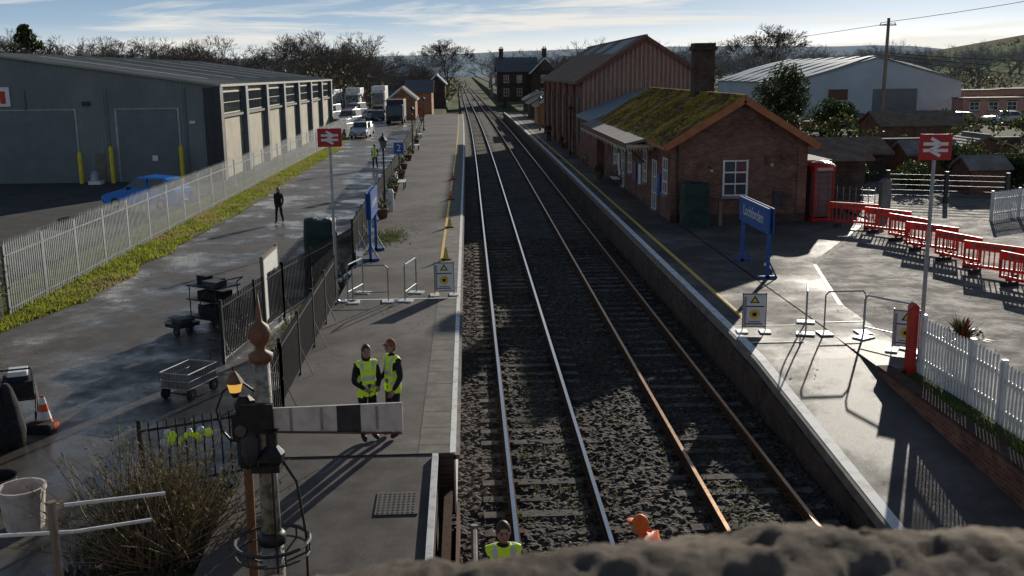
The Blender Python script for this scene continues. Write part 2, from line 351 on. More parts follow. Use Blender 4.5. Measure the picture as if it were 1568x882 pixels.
b2.build("manhole_cover")
b=B(); b.beam((-.66,16.5,.9),(-.66,8,.2),.10,.08,m_wline); b.build("ramp_kerb")
b=B(); b.beam((-.45,16.4,.25),(-.45,8,-.1),.14,.08,m_rust); b.beam((-.28,16,.02),(-.28,8,-.1),.05,.5,m_brownw); b.cyl((-.02,14.9,.35),(-.02,14.8,-.3),.06,.06,m_concrete,10); b.tube([(-.02,14.8,.3),(-.02,8,.1)],.04,m_concrete); b.build("cable_duct")

# right platform
rz=lambda d: -max(0,(22.5-d))*.075
b=B()
strip(b,6.62,8.8,-.45,.9,4,24,m_asphP,rz)
strip(b,6.62,8.85,-.45,.9,24,170,m_asphP)
strip(b,6.42,6.62,-.45,.904,4,24,m_wline,rz); strip(b,6.42,6.62,-.45,.904,24,170,m_wline)
strip(b,6.34,6.42,-.45,.896,4,24,m_slab,rz); strip(b,6.34,6.42,-.45,.896,24,170,m_slab)
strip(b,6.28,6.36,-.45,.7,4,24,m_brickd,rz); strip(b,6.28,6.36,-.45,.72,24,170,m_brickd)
b.box(8.8,17.,20.9,66,-.3,.9,m_asphP)
b.build("station_platform")
b=B(); strip(b,7.03,7.16,.9,.907,25.,165,m_yline); b.box(6.62,8.2,24.9,24.97,.9,.906,m_wline); b.box(6.62,7.9,23.3,23.37,.9,.906,m_wline); b.build("platform_marking")
b=B(); b.add([(11.5,33.5,.904),(10.2,27,.904),(10.0,21.2,.904),(14,18,.904),(40,18,.904),(40,60,.904),(17.5,60,.904),(17.2,43,.904)],[tuple(range(8))],m_fore); b.box(10,40,-10,20.9,.5,.899,m_fore); b.build("forecourt_road")
b=B(); b.beam((11.4,33,.906),(10.1,27,.906),.12,.004,m_dark); b.beam((17.2,42.8,.906),(11.4,33,.906),.1,.004,m_slab); b.build("drain_channel")

# left road
b=B(); b.add([(-40,-20,.304),(-3.86,-20,.304),(-3.86,36,.304),(-5.9,140,.304),(-8,200,.304),(-14,260,.304),(-20,260,.304),(-15,150,.304),(-12.2,90,.304),(-11.8,52,.304),(-12.6,33,.304),(-16,27.5,.304),(-40,26,.304)],[tuple(range(13))],m_asph); b.build("access_road")
b=B(); b.add([(-60,28,-.45),(-14.8,28,-.45),(-14.8,200,-.45),(-60,200,-.45)],[(0,1,2,3)],m_yardm); b.build("warehouse_yard")
b=B(); b.add([(-14.2,27.6,.308),(-16,27.6,.305),(-13,31,.308),(-11.9,50,.308),(-12.0,90,.308),(-14,140,.308),(-14.6,140,.308),(-14.2,60,.308)],[(0,1,2,3,4,5,6,7)],m_grassL)
for i in range(26000):
    y=28.3+ (rnd()**1.5)*72; w=1.9
    x=-13.9+rnd()*w*(.92+.3*noise.noise((y*.4,0,0))); 
    if y<32: x=-14.2+rnd()*(1.0+(y-28)*.22)
    h=ru(.04,.14)*(1+.6*noise.noise((x,y*.8,2))); a=ru(0,6.3); c,s_=math.cos(a)*.035,math.sin(a)*.035
    b.face([(x-c,y-s_,.3),(x+c,y+s_,.3),(x+ru(-.06,.06),y+ru(-.06,.06),.3+h)],m_blade)
b.build("grass_verge")
b=B(); b.box(8.98,9.9,6,20.8,.5,.86,m_grass)
for i in range(2500):
    y=ru(8,20.7); x=ru(8.95,9.9); h=ru(.03,.1); b.face([(x,y,.86),(x+.02,y,.86),(x+ru(-.05,.05),y+ru(-.04,.04),.86+h)],m_leafm)
b.build("grass_strip")
b=B(); b.box(8.72,8.97,6,20.9,-.3,.93,m_brick); b.box(8.70,8.99,6,20.92,.93,.99,m_brickd); b.box(8.72,9.25,20.72,20.92,.9,.985,m_slab); b.build("brick_retaining_wall")

# ---------------------------------------------------------------- fences
def railing(name,pts,h,sp=.12,mat=m_black,r=.012,post=2.0):
    b=B()
    for (p,q) in zip(pts[:-1],pts[1:]):
        p=V(p);q=V(q);L=(q-p).length;n=int(L/sp)
        for k in range(n+1):
            c=p.lerp(q,k/max(1,n)); b.box(c.x-r,c.x+r,c.y-r,c.y+r,c.z+.08,c.z+h+.06,mat)
        for z in(.12,h-.08): b.beam(p+V((0,0,z)),q+V((0,0,z)),.03,.04,mat)
        n=max(1,int(L/post))
        for k in range(n+1):
            c=p.lerp(q,k/n); b.box(c.x-.035,c.x+.035,c.y-.035,c.y+.035,c.z-.1,c.z+h+.12,mat)
            b.beam(c+V((0,0,.7)),c+V((.3,-.05,0)),.014,.014,mat)
    return b.build(name)
railing("black_railing_fence",[(-3.7,19.2,.9),(-3.82,28.4,.9)],1.3,r=.014)
railing("black_railing_fence",[(-6.1,24.6,.3),(-5.5,29.6,.3),(-4.6,34.5,.3),(-4.2,37,.3)],1.5,r=.014)
railing("black_railing_fence",[(-4.15,36,.9),(-4.5,60,.9),(-5.2,95,.9),(-6.3,134,.9)],1.25,sp=.16,r=.02)
railing("black_railing_fence",[(-5.6,16.6,.3),(-3.95,17.2,.35)],1.2,sp=.14)
railing("black_railing_fence",[(-3.9,17.3,.35),(-3.7,19.2,.9)],1.2)
b=B(); P0=V((-13.75,30.5,.1));P1=V((-13.7,122,.1)); n=int((P1-P0).length/.155)
for k in range(n+1):
    c=P0.lerp(P1,k/n); w=.034; y=c.y; dz=ru(-.02,.02)
    b.add([(c.x,y-w,.15),(c.x,y+w,.15),(c.x+.02,y+w*.6,.15),(c.x,y-w,2.45+dz),(c.x,y+w,2.45+dz),(c.x+.02,y,2.6+dz)],[(0,1,4,3),(3,4,5)],m_pale)
    if k%18==0: b.box(c.x-.1,c.x-.03,y-.05,y+.05,-.3,2.4,m_pale)
for z in(.5,2.1): b.beam(P0+V((-.02,0,z-.1)),P1+V((-.02,0,z-.1)),.03,.05,m_pale)
b.build("palisade_fence")
def picket(name,p,q,h,sp=.125):
    b=B();p=V(p);q=V(q);L=(q-p).length;n=int(L/sp);d=(q-p).normalized();a=V((-d.y,d.x,0))
    for k in range(n+1):
        c=p.lerp(q,k/n); w=d*.036; t=a*.01; hh=h+ru(-.012,.012)
        vs=[]
        for s_ in(-1,1):
            vs+=[c-w+t*s_,c+w+t*s_,c+w+t*s_+V((0,0,hh-.05)),c+t*s_+V((0,0,hh)),c-w+t*s_+V((0,0,hh-.05))]
        b.add(vs,[(4,3,2,1,0),(5,6,7,8,9)]+[(i,(i+1)%5,5+(i+1)%5,5+i) for i in range(5)],m_white)
    for z in(.3,h-.35): b.beam(p+a*.04+V((0,0,z)),q+a*.04+V((0,0,z)),.04,.08,m_white)
    for k in range(int(L/2)+1):
        c=p.lerp(q,min(1,k*2/L))+a*.07; b.box(c.x-.05,c.x+.05,c.y-.05,c.y+.05,c.z-.1,c.z+h+.02,m_white)
    return b.build(name)
picket("white_picket_fence",(9.45,20.6,.9),(9.55,17.6,.9),1.25)
picket("white_picket_fence",(9.56,17.5,.82),(9.6,8,.82),1.22)
picket("white_picket_fence",(22.0,42,.9),(27,45,.9),1.25)
b=B(); b.box(9.22,9.4,20.6,20.78,.85,2.3,m_redbox); b.ext([(9.2,2.3),(9.42,2.3),(9.31,2.42)],20.58,20.8,m_redbox); b.build("red_gate_post",bevel=.01)

# ---------------------------------------------------------------- warehouse
e=empty("warehouse_building")
X0,X1,XR=-52.,-18.6,-35.3; Y0,Y1=78.,141.; ze,za=6.5,8.9
b=B(); b.add([(X0,Y0,-.6),(X1,Y0,-.6),(X1,Y0,ze),(XR,Y0,za),(X0,Y0,ze)],[(0,1,2,3,4)],m_wh); b.add([(X0,Y1,-.6),(X1,Y1,-.6),(X1,Y1,ze),(XR,Y1,za),(X0,Y1,ze)],[(4,3,2,1,0)],m_wh)
b.add([(X0,Y0,-.6),(X0,Y1,-.6),(X0,Y1,ze),(X0,Y0,ze)],[(0,1,2,3)],m_wh); b.add([(X1,Y0,-.6),(X1,Y1,-.6),(X1,Y1,ze),(X1,Y0,ze)],[(0,1,2,3)],m_beige)
b.build("walls",e)
b=B(); t=.18
for (xa,xb) in((X0-.3,XR),(X1+.5,XR)):
    zz=ze-.05
    b.add([(xa,Y0-.4,zz),(xa,Y1+.4,zz),(xb,Y1+.4,za+.05),(xb,Y0-.4,za+.05),(xa,Y0-.4,zz+t),(xa,Y1+.4,zz+t),(xb,Y1+.4,za+.05+t),(xb,Y0-.4,za+.05+t)],[(3,2,1,0),(4,5,6,7),(0,1,5,4),(1,2,6,5),(2,3,7,6),(3,0,4,7)],m_whroof)
    for k in range(46):
        y=Y0+k*1.4; b.beam((xa,y,zz+t+.015),(xb,y,za+.05+t+.015),.07,.05,m_whrib)
    for k in range(6):
        y=Y0+6+k*10; b.add([(xa+(xb-xa)*.15,y,zz+(za+.05-zz)*.15+t+.03),(xa+(xb-xa)*.15,y+1.3,zz+(za+.05-zz)*.15+t+.03),(xa+(xb-xa)*.9,y+1.3,zz+(za+.05-zz)*.9+t+.03),(xa+(xb-xa)*.9,y,zz+(za+.05-zz)*.9+t+.03)],[(0,1,2,3)],m_whrib)
b.build("roof",e)
b=B()
for (xa,xb) in((-36.6,-29.),(-25.9,-21.5)):
    b.box(xa-.15,xb+.15,Y0-.06,Y0-.003,-.55,4.95,m_galv); 
    for k in range(26): b.box(xa,xb,Y0-.12-(k%2)*.02,Y0-.062,-.55+k*.21,-.55+k*.21+.2,m_roller)
b.box(-46,-40,Y0-.12,Y0-.06,-.55,4.9,m_roller)
b.box(-27.7,-27.,Y0-.06,Y0-.01,-.5,1.7,m_slab); b.box(-23.5,-23.1,Y0-.2,Y0-.14,1.1,1.5,m_white)
b.box(-28.3,-27.8,Y0-.25,Y0-.01,5.2,5.5,m_dark); b.box(-20.6,-20.2,Y0-.15,Y0-.01,3.8,4.0,m_white)
for xx in(-32.5,-26.6,-20.9): b.box(xx-.06,xx+.06,Y0-.1,Y0-.01,-.5,6.4,m_roller)
b.build("roller_doors",e)
b=B(); b.box(-19.5,-18.55,Y0-.12,Y0-.02,-.5,6.4,m_dark)
nb=7; bw=(Y1-Y0)/nb
for k in range(nb+1):
    y=Y0+k*bw; b.box(X1+.01,X1+.45,y-.45,y+.45,-.5,6.45,m_dark if k==0 else m_roller)
for k in range(nb):
    y=Y0+k*bw; b.box(X1+.01,X1+.06,y+.5,y+bw-.5,4.4,6.1,m_cream)
    for j in range(8):
        for i in range(2):
            w=(bw-1.1)/8; b.box(X1+.062,X1+.075,y+.55+j*w+.05,y+.55+(j+1)*w-.05,4.5+i*.78,5.22+i*.78,m_glass)
    b.box(X1+.01,X1+.25,y+.4,y+bw-.4,4.15,4.35,m_dark)
    b.box(X1+.01,X1+.05,y+.5,y+1.6,-.5,4.1,m_dark)
b.build("side_windows",e)
b=B(); b.box(-36.9,-33.5,Y0-.08,Y0-.03,5.2,6.6,m_white); b.box(-34.2,-33.8,Y0-.09,Y0-.082,5.4,6.3,m_redpl); b.ball((-34.5,Y0-.09,6.0),.3,m_blue,(1,.04,1)); b.build("company_sign",e)
text("ENGINEERS",.5,m_blue,Matrix.Translation((-35.6,Y0-.1,6.1))@FX,e)
for x in(-28.6,-26.3,-21.2):
    b=B(); b.lathe((x,Y0-.8,-.5),[(.16,0),(.16,2.6 if x>-26.5 else 2.2),(.1,2.75 if x>-26.5 else 2.35)],m_yel,10); b.build("yellow_bollard",smooth=False)
b=B(); b.box(-27.8,-26.9,76.2,77.,-.45,-.2,m_white); b.lathe((-27.4,76.6,-.2),[(.35,0),(.33,.5),(.2,.7)],m_galv,10); b.build("gas_tank")

# ---------------------------------------------------------------- generic gable building
def gable(name,x0,x1,y0,y1,zb,ze,za,wall,roof,ridge='y',ov=.3,trim=None,xr=None):
    e=empty(name); b=B()
    if ridge=='y':
        xr=xr or (x0+x1)/2
        for y,fl in((y0,0),(y1,1)):
            f=[(x0,y,zb),(x1,y,zb),(x1,y,ze),(xr,y,za),(x0,y,ze)]; b.face(f if not fl else f[::-1],wall)
        b.face([(x0,y1,zb),(x0,y0,zb),(x0,y0,ze),(x0,y1,ze)],wall); b.face([(x1,y0,zb),(x1,y1,zb),(x1,y1,ze),(x1,y0,ze)],wall)
        b.build("walls",e); r=B(); t=.12
        for s_,xw in((-1,x0),(1,x1)):
            k=(za-ze)/abs(xr-xw); xa=xw+s_*ov; zz=ze-k*ov+.02; zr=za+.02
            nst=max(6,int(math.hypot(xr-xa,zr-zz)/.33)) if y0<70 else 1
            for q in range(nst):
                ta,tb=q/nst,(q+1)/nst; lift=.035 if nst>1 else 0
                A=(xa+(xr-xa)*ta,zz+(zr-zz)*ta); C=(xa+(xr-xa)*tb,zz+(zr-zz)*tb)
                r.add([(A[0],y0-ov,A[1]),(A[0],y1+ov,A[1]),(C[0],y1+ov,C[1]),(C[0],y0-ov,C[1]),(A[0],y0-ov,A[1]+t+lift),(A[0],y1+ov,A[1]+t+lift),(C[0],y1+ov,C[1]+t),(C[0],y0-ov,C[1]+t)],[(3,2,1,0),(4,5,6,7),(0,1,5,4),(1,2,6,5),(2,3,7,6),(3,0,4,7)],roof)
            if trim: r.beam((xa,y0-ov-.03,zz-.02),(xr,y0-ov-.03,zr-.02),.05,.28,trim); r.beam((xa,y1+ov+.03,zz-.02),(xr,y1+ov+.03,zr-.02),.05,.28,trim); r.beam((xa,y0-ov,zz-.02),(xa,y1+ov,zz-.02),.05,.14,trim)
        r.beam((xr,y0-ov,za+.16),(xr,y1+ov,za+.16),.22,.1,roof)
        r.build("roof",e)
    else:
        yr=(y0+y1)/2
        for x in(x0,x1): b.face([(x,y0,zb),(x,y1,zb),(x,y1,ze),(x,yr,za),(x,y0,ze)],wall)
        b.face([(x0,y0,zb),(x1,y0,zb),(x1,y0,ze),(x0,y0,ze)],wall); b.face([(x1,y1,zb),(x0,y1,zb),(x0,y1,ze),(x1,y1,ze)],wall)
        b.build("walls",e); r=B(); t=.12; k=(za-ze)/((y1-y0)/2)
        for s_,yw in((-1,y0),(1,y1)):
            ya=yw+s_*ov; zz=ze-k*ov+.02; zr=za+.02
            r.add([(x0-ov,ya,zz),(x1+ov,ya,zz),(x1+ov,yr,zr),(x0-ov,yr,zr),(x0-ov,ya,zz+t),(x1+ov,ya,zz+t),(x1+ov,yr,zr+t),(x0-ov,yr,zr+t)],[(3,2,1,0),(4,5,6,7),(0,1,5,4),(1,2,6,5),(2,3,7,6),(3,0,4,7)],roof)
        r.build("roof",e)
    return e
def window(e,x,y,z,w,h,face='y',nx=2,nz=2,frame=m_white,sill=True):
    b=B(); 
    if face=='y': b.T=Matrix.Translation((x,y,z))
    else: b.T=Matrix.Translation((x,y,z))@Matrix.Rotation(-math.pi/2,4,'Z')
    b.box(-w/2,w/2,-.012,.05,0,h,m_glass)
    for xx in(-w/2,w/2): b.box(xx-.04,xx+.04,-.05,-.014,-.02,h+.04,frame)
    for k in range(nz+1): b.box(-w/2+.04,w/2-.04,-.05,-.014,h*k/nz-.03,h*k/nz+.03,frame)
    for k in range(1,nx): b.box(-w/2+w*k/nx-.02,-w/2+w*k/nx+.02,-.046,-.018,.03,h-.03,frame)
    if sill: b.box(-w/2-.1,w/2+.1,-.12,-.002,-.14,-.03,m_concrete); b.box(-w/2-.12,w/2+.12,-.03,-.002,h+.045,h+.22,m_brick)
    b.build("window",e)

e=gable("station_building",8.6,14.2,43.,65.,.85,4.35,6.05,m_sand,m_tile,'y',.45,m_barge,xr=11.45)
window(e,11.25,43.,2.05,1.0,1.45,'y',2,3)
b=B(); b.ball((12.8,42.98,3.3),.09,m_cream); b.box(12.5,12.6,42.92,42.99,3.3,3.7,m_dark)
b.box(8.5,14.3,42.96,42.99,.9,1.25,m_brickd); b.box(8.5,8.95,42.94,42.97,1.25,4.1,m_brick); b.box(13.9,14.3,42.94,42.97,1.25,4.1,m_brick); b.tube([(8.75,42.86,4.2),(8.75,42.86,.9)],.045,m_black)
b.beam((10.1,42.4,3.25),(10.1,43,3.25),.04,.04,m_black); b.ball((10.1,42.4,3.15),.07,m_cream)
b.box(12.9,13.3,42.9,42.99,1.6,2.2,m_dark)
b.build("wall_details",e)
b=B()
for i in range(2600):
    y=ru(42.7,65.2); t_=rnd()**.8; x=8.2+(11.4-8.2)*t_; zz=4.25+(6.2-4.25)*t_+.02
    if noise.noise((x*.9,y*.5,5))<-.02: continue
    s_=ru(.02,.08); b.ball((x,y,zz),s_,m_moss,(1,1,.8),5,3)
b.build("moss_clumps",e)
b=B(); b.box(11.1,12.05,50.6,51.6,5.2,8.2,m_brickd); b.box(11.0,12.15,50.5,51.7,8.2,8.36,m_brickd); b.box(11.07,12.08,50.57,51.63,8.36,8.55,m_brickd); b.box(11.03,12.12,50.53,51.67,7.3,7.42,m_brickd)
b.box(10.95,12.2,50.4,51.8,5.75,5.95,m_slab); b.build("chimney",e)
for y,w,h,z in((44.6,1.0,1.5,2.0),(47.2,1.0,2.2,1.0),(49.8,1.,1.5,2.0),(54.5,1.1,1.5,2.0),(57,1.,2.1,1.0),(60,1.1,1.5,2.0)):
    window(e,8.6,y,z,w,h,'x',2,3)
b=B()
for y,mt in((46,m_blue),(51.2,m_white),(52.6,m_blue),(53.3,m_red),(58.5,m_white)): b.box(8.53,8.58,y-.3,y+.3,1.7,2.7,mt)
b.build("poster_boards",e)
b=B(); b.add([(8.5,47,4.2),(8.5,66,4.2),(7.2,66,3.9),(7.2,47,3.9),(8.5,47,4.32),(8.5,66,4.32),(7.2,66,4.02),(7.2,47,4.02)],[(3,2,1,0),(4,5,6,7),(0,1,5,4),(1,2,6,5),(2,3,7,6),(3,0,4,7)],m_felt)
b.box(7.17,7.23,47,66,3.78,4.03,m_brownw)
for k in range(26):
    y=47+k*.73; b.add([(7.19,y,3.78),(7.19,y+.7,3.78),(7.19,y+.35,3.55)],[(0,1,2)],m_cream)
for k in range(9):
    x=7.22+k*.14; b.add([(x,46.98,3.85),(x+.13,46.98,3.85),(x+.065,46.98,3.62)],[(0,1,2)],m_cream)
b.box(7.2,8.5,46.95,47,3.8,3.95,m_cream); b.build("canopy",e)
for y in(50,56,62):
    b=B(); b.beam((8.55,y,2.9),(7.5,y,3.85),.08,.1,m_brownw); b.build("canopy_bracket",e)
a=gable("station_annex",14.3,18.2,46.5,51,.85,3.2,3.9,m_brickd,m_brownroof,'x',.3)
b=B(); b.box(14.35,15.4,43.6,46.4,.85,3.3,m_brickd); b.box(14.2,15.55,43.4,46.45,3.3,3.45,m_felt); b.build("porch",a)
e=empty("leanto_building"); b=B(); b.box(8.3,12.5,66.6,75.5,.85,3.9,m_brick); b.build("walls",e)
b=B(); b.add([(7.9,66.3,4.05),(7.9,75.7,4.05),(12.7,75.7,5.9),(12.7,66.3,5.9),(7.9,66.3,4.2),(7.9,75.7,4.2),(12.7,75.7,6.05),(12.7,66.3,6.05)],[(3,2,1,0),(4,5,6,7),(0,1,5,4),(1,2,6,5),(2,3,7,6),(3,0,4,7)],m_blueroof)
b.add([(8.3,66.6,3.9),(12.5,66.6,3.9),(12.5,66.6,5.85)],[(0,1,2)],m_brick)
b.build("roof",e)
e=gable("goods_shed",8.4,17.7,76.5,112,.85,6.7,9.65,m_brick,m_brownroof,'y',.45,m_brownw,xr=13.05)
b=B(); 
for k in range(29):
    x=8.5+k*.325; zt=6.6+(9.5-6.6)*(1-abs(x-13.05)/4.65); b.box(x,x+.11,76.36,76.43,4.2,zt,m_batten)
b.add([(8.42,76.44,4.2),(17.68,76.44,4.2),(17.68,76.44,6.66),(13.05,76.44,9.6),(8.42,76.44,6.66)],[(0,1,2,3,4)],m_clad)
b.box(8.4,17.7,76.35,76.46,4.05,4.22,m_brownw)
for y in range(78,112,6): b.box(8.32,8.38,y,y+1.5,2,5.4,m_dark); b.box(8.2,8.39,y+3,y+3.6,.9,6.3,m_brick)
b.build("gable_cladding",e)
b=B(); 
for (ya,yb,ta,tb) in((79,86,.62,.97),(90,95,.7,.97),(100,104,.7,.97)):
    A=lambda t_:(7.95+(13.05-7.95)*t_,6.42+(9.67-6.42)*t_+.15)
    p,q=A(ta),A(tb); b.add([(p[0],ya,p[1]),(p[0],yb,p[1]),(q[0],yb,q[1]),(q[0],ya,q[1])],[(0,1,2,3)],m_blueroof)
b.build("rooflights",e)
e=gable("station_house",7.,16.,240,249,.6,7.6,10.6,m_brickd,m_slate,'x',.4)
w=gable("house_wing",14.5,20.6,236,248,.6,7.4,10.4,m_brickd,m_slate,'y',.4,m_white); w.parent=e
for x,y,z in((8.,244.5,12.4),(18.,244,12.4)):
    b=B(); b.box(x-.5,x+.5,y-.5,y+.5,9,z,m_brickd); b.box(x-.6,x+.6,y-.6,y+.6,z,z+.25,m_brickd); b.lathe((x-.2,y,z+.25),[(.15,0),(.12,.5)],m_orange,6); b.lathe((x+.25,y,z+.25),[(.15,0),(.12,.5)],m_orange,6); b.build("chimney",e)
for x,z in((9,5),(12,5),(9,2),(12,2)): window(e,x,240,z,1.1,1.6)
for x,z in((17.5,5),(17.5,2)): window(e,x,236,z,1.6,1.6)
for x0_,x1_,y_,h_ in((8.6,12.5,128,3.6),(9.0,13,150,3.3),(9.5,14,172,3.2)):
    gable("platform_hut",x0_,x1_,y_,y_+6,.85,h_-.3,h_+.9,m_orange if y_<150 else m_brickd,m_slate,'y',.3,m_cream)
e=gable("white_barn",43,66,137,178,.6,5.5,8.7,m_barn,m_barnroof,'y',.3,xr=54.5)
b=B()
for k in range(8):
    y=138.3+k*5
    for s_ in(-1,1):
        xa=54.5+s_*11.7; pts=[]
        for q in range(7):
            t_=q/6; pts.append((xa+(54.5-xa)*t_, 5.45+(8.74-5.45)*t_+.35*math.sin(math.pi*t_)+.2))
        for p,q in zip(pts[:-1],pts[1:]): b.add([(p[0],y,p[1]),(p[0],y+2.4,p[1]),(q[0],y+2.4,q[1]),(q[0],y,q[1])],[(0,1,2,3)],m_skylight)
b.build("rooflights",e)
b=B(); b.box(54,60,136.9,136.97,.8,4.6,m_roller); b.box(48,50.6,136.9,136.97,3.2,4.6,m_brownw); b.box(48,50.6,136.9,136.97,1.4,2.2,m_brownw); b.build("barn_doors",e)
for (x0_,x1_,y0_,y1_,z1_,mt) in((70,78,150,154,3.9,m_pink),(79,88,152,156,4.0,m_pink),(62,70,128,131,3.4,m_pink)):
    e=empty("portable_cabin"); b=B(); b.box(x0_,x1_,y0_,y1_,.8,z1_,mt); b.box(x0_-.1,x1_+.1,y0_-.1,y1_+.1,z1_,z1_+.15,m_felt)
    b.build("body",e)
    for k in range(3): window(e,x0_+1.5+k*2.4,y0_,2,1.2,1,'y')
e=gable("hillside_house",122,134,215,223,6,13.2,16,m_brickd,m_slate,'x',.4)
for nm,args in (("brick_outbuilding",(19,24,58,62,.85,2.5,3.2,m_brickd,m_brownroof,'x',.25)),("timber_shed",(25.2,28.2,58,60.5,.85,2.4,3.0,m_brownw,m_felt,'x',.2)),("timber_shed",(29.5,33,61,64,.85,2.4,3.1,m_brownw,m_felt,'y',.2)),("brick_outbuilding",(34,41,84,89,.85,2.6,3.6,m_brick,m_brownroof,'x',.2)),("timber_shed",(25.4,27.4,51,53,.85,2.2,2.7,m_brownw,m_felt,'x',.15))):
    gable(nm,*args)
b=B(); b.box(17.5,36,66,66.35,.8,2.7,m_brickd); b.box(17.4,36,65.95,66.4,2.7,2.8,m_slab); b.build("brick_boundary_wall")
b=B()
for k in range(26): b.box(28+k*.62,28.55+k*.62,55,55.06,.85,2.6+ru(-.04,.04),m_brownw)
b.box(28,44,55.06,55.12,1.3,1.4,m_brownw); b.build("timber_fence")
b=B()
for z in(.3,.55,.8,1.05,1.3): b.beam((20.4,49.2,.9+z),(25.2,47.,.9+z),.04,.05,m_dark)
for t in(0,.5,1): 
    c=V((20.4,49.2,.9)).lerp(V((25.2,47,.9)),t); b.box(c.x-.08,c.x+.08,c.y-.08,c.y+.08,.85,2.4,m_dark)
b.build("field_gate")
b=B()
for z in(.25,.55,.85,1.1): b.beam((16.2,46,.9+z),(17.8,44.2,.9+z),.03,.03,m_galv)
for t in range(9):
    c=V((16.2,46,.9)).lerp(V((17.8,44.2,.9)),t/8); b.box(c.x-.015,c.x+.015,c.y-.015,c.y+.015,.9,2.1,m_galv)
b.build("metal_gate")
b=B(); b.box(18.2,18.6,44.4,44.8,.85,2.3,m_concrete); b.ext([(18.15,2.3),(18.65,2.3),(18.4,2.5)],44.35,44.85,m_concrete); b.build("gate_pillar")
gable("brick_office",-10.2,-5.9,172,182,.3,4.2,6.1,m_orange,m_slate,'x',.3)
gable("brick_office",-12.,-8.,160,167,.3,3.6,5.2,m_orange,m_brownroof,'y',.3,m_white)
gable("signal_box",-8.0,-4.6,215,224,.3,5.4,7.0,m_brickd,m_slate,'y',.4,m_white)
gable("grey_shed",-26,-9,320,345,.3,6.5,9.,m_wh,m_blueroof,'x',.3)
gable("village_house",-30,-22,270,278,.3,5.5,8.,m_orange,m_slate,'x',.3,None)
gable("village_house",-40,-33,285,293,.3,5.5,8.,m_cream,m_slate,'x',.3,None)
gable("village_house",24,33,300,309,.6,5.5,8.,m_brickd,m_slate,'x',.3,None)

# ---------------------------------------------------------------- signs
def br_sign(x,y,zb,ztop,w,h,rz=0):
    e=empty("railway_totem_sign"); T=RT(x,y,zb,rz); H=ztop-zb
    b=B(); b.T=T; b.cyl((0,0,0),(0,0,H-h-.0),.045,.038,m_galv,10); b.cyl((0,.03,H-h-.3),(0,.03,H-.1),.03,.03,m_galv,8); b.lathe((0,0,0),[(.09,0),(.09,.06),(.045,.1)],m_galv,10); b.build("post",e)
    b=B(); b.T=T; b.box(-w/2,w/2,-.05,-.02,H-h,H,m_red)
    for xx in(-w*.3,w*.3): b.box(xx-.02,xx+.02,-.02,.03,H-h*.9,H-h*.1,m_galv)
    b.build("panel",e,bevel=.012)
    b=B(); b.T=T@Matrix.Translation((0,-.054,H-h/2)); s=h*.62; t=.06*s/.3
    def ln(p,q):
        p=V((p[0]*s,0,p[1]*s));q=V((q[0]*s,0,q[1]*s)); d=(q-p).normalized(); a=V((-d.z,0,d.x))*t/2; b.face([p-a,q-a,q+a,p+a],m_white)
    ln((-.75,.2),(.75,.2)); b.T=b.T@Matrix.Translation((0,-.0012,0)); ln((-.75,-.2),(.75,-.2)); b.T=b.T@Matrix.Translation((0,-.0012,0)); ln((-.3,.55),(.3,.2)); ln((-.35,-.2),(.35,.2)); ln((-.3,-.2),(.3,-.55)) 
    b.build("double_arrow",e)
br_sign(-3.8,28.6,.9,5.8,.66,.50,math.radians(6))
br_sign(9.7,21.1,.88,5.9,.66,.54,math.radians(-8))
def nameboard(x,y0,y1,zt,bh,txt,size=.42):
    e=empty("station_name_sign"); b=B()
    for y in(y0,y1): b.box(x-.05,x+.05,y-.05,y+.05,.9,zt,m_blue); b.box(x-.3,x+.3,y-.05,y+.05,.9,.98,m_blue); b.beam((x+.28,y,.95),(x,y,1.5),.04,.04,m_blue)
    b.build("posts",e)
    b=B(); b.box(x-.1,x-.055,y0-.2,y1+.2,zt-bh,zt+.05,m_blue); b.box(x+.055,x+.09,y0-.2,y1+.2,zt-bh,zt+.05,m_blue)
    b.build("panel",e)
    yc=(y0+y1)/2
    mw=Matrix.Translation((x-.106,yc,zt-bh*.45))@Matrix.Rotation(-math.pi/2,4,'Z')@FX
    text(txt,size,m_white,mw,e)
    mw=Matrix.Translation((x+.094,yc,zt-bh*.45))@Matrix.Rotation(math.pi/2,4,'Z')@FX
    text(txt,size,m_white,mw,e)
nameboard(9.2,30.9,33.9,3.05,.75,"Lochforden",size=.50)
nameboard(-3.45,35.2,37.4,3.25,.9,"Lochforden",size=.38)
b=B(); b.box(-4.6,-4.0,64,64.06,2.4,3.1,m_blue); b.box(-4.34,-4.26,64.06,64.14,.9,3,m_black); ob=b.build("platform_number_sign"); text("2",.6,m_white,Matrix.Translation((-4.3,63.98,2.75))@FX,ob)

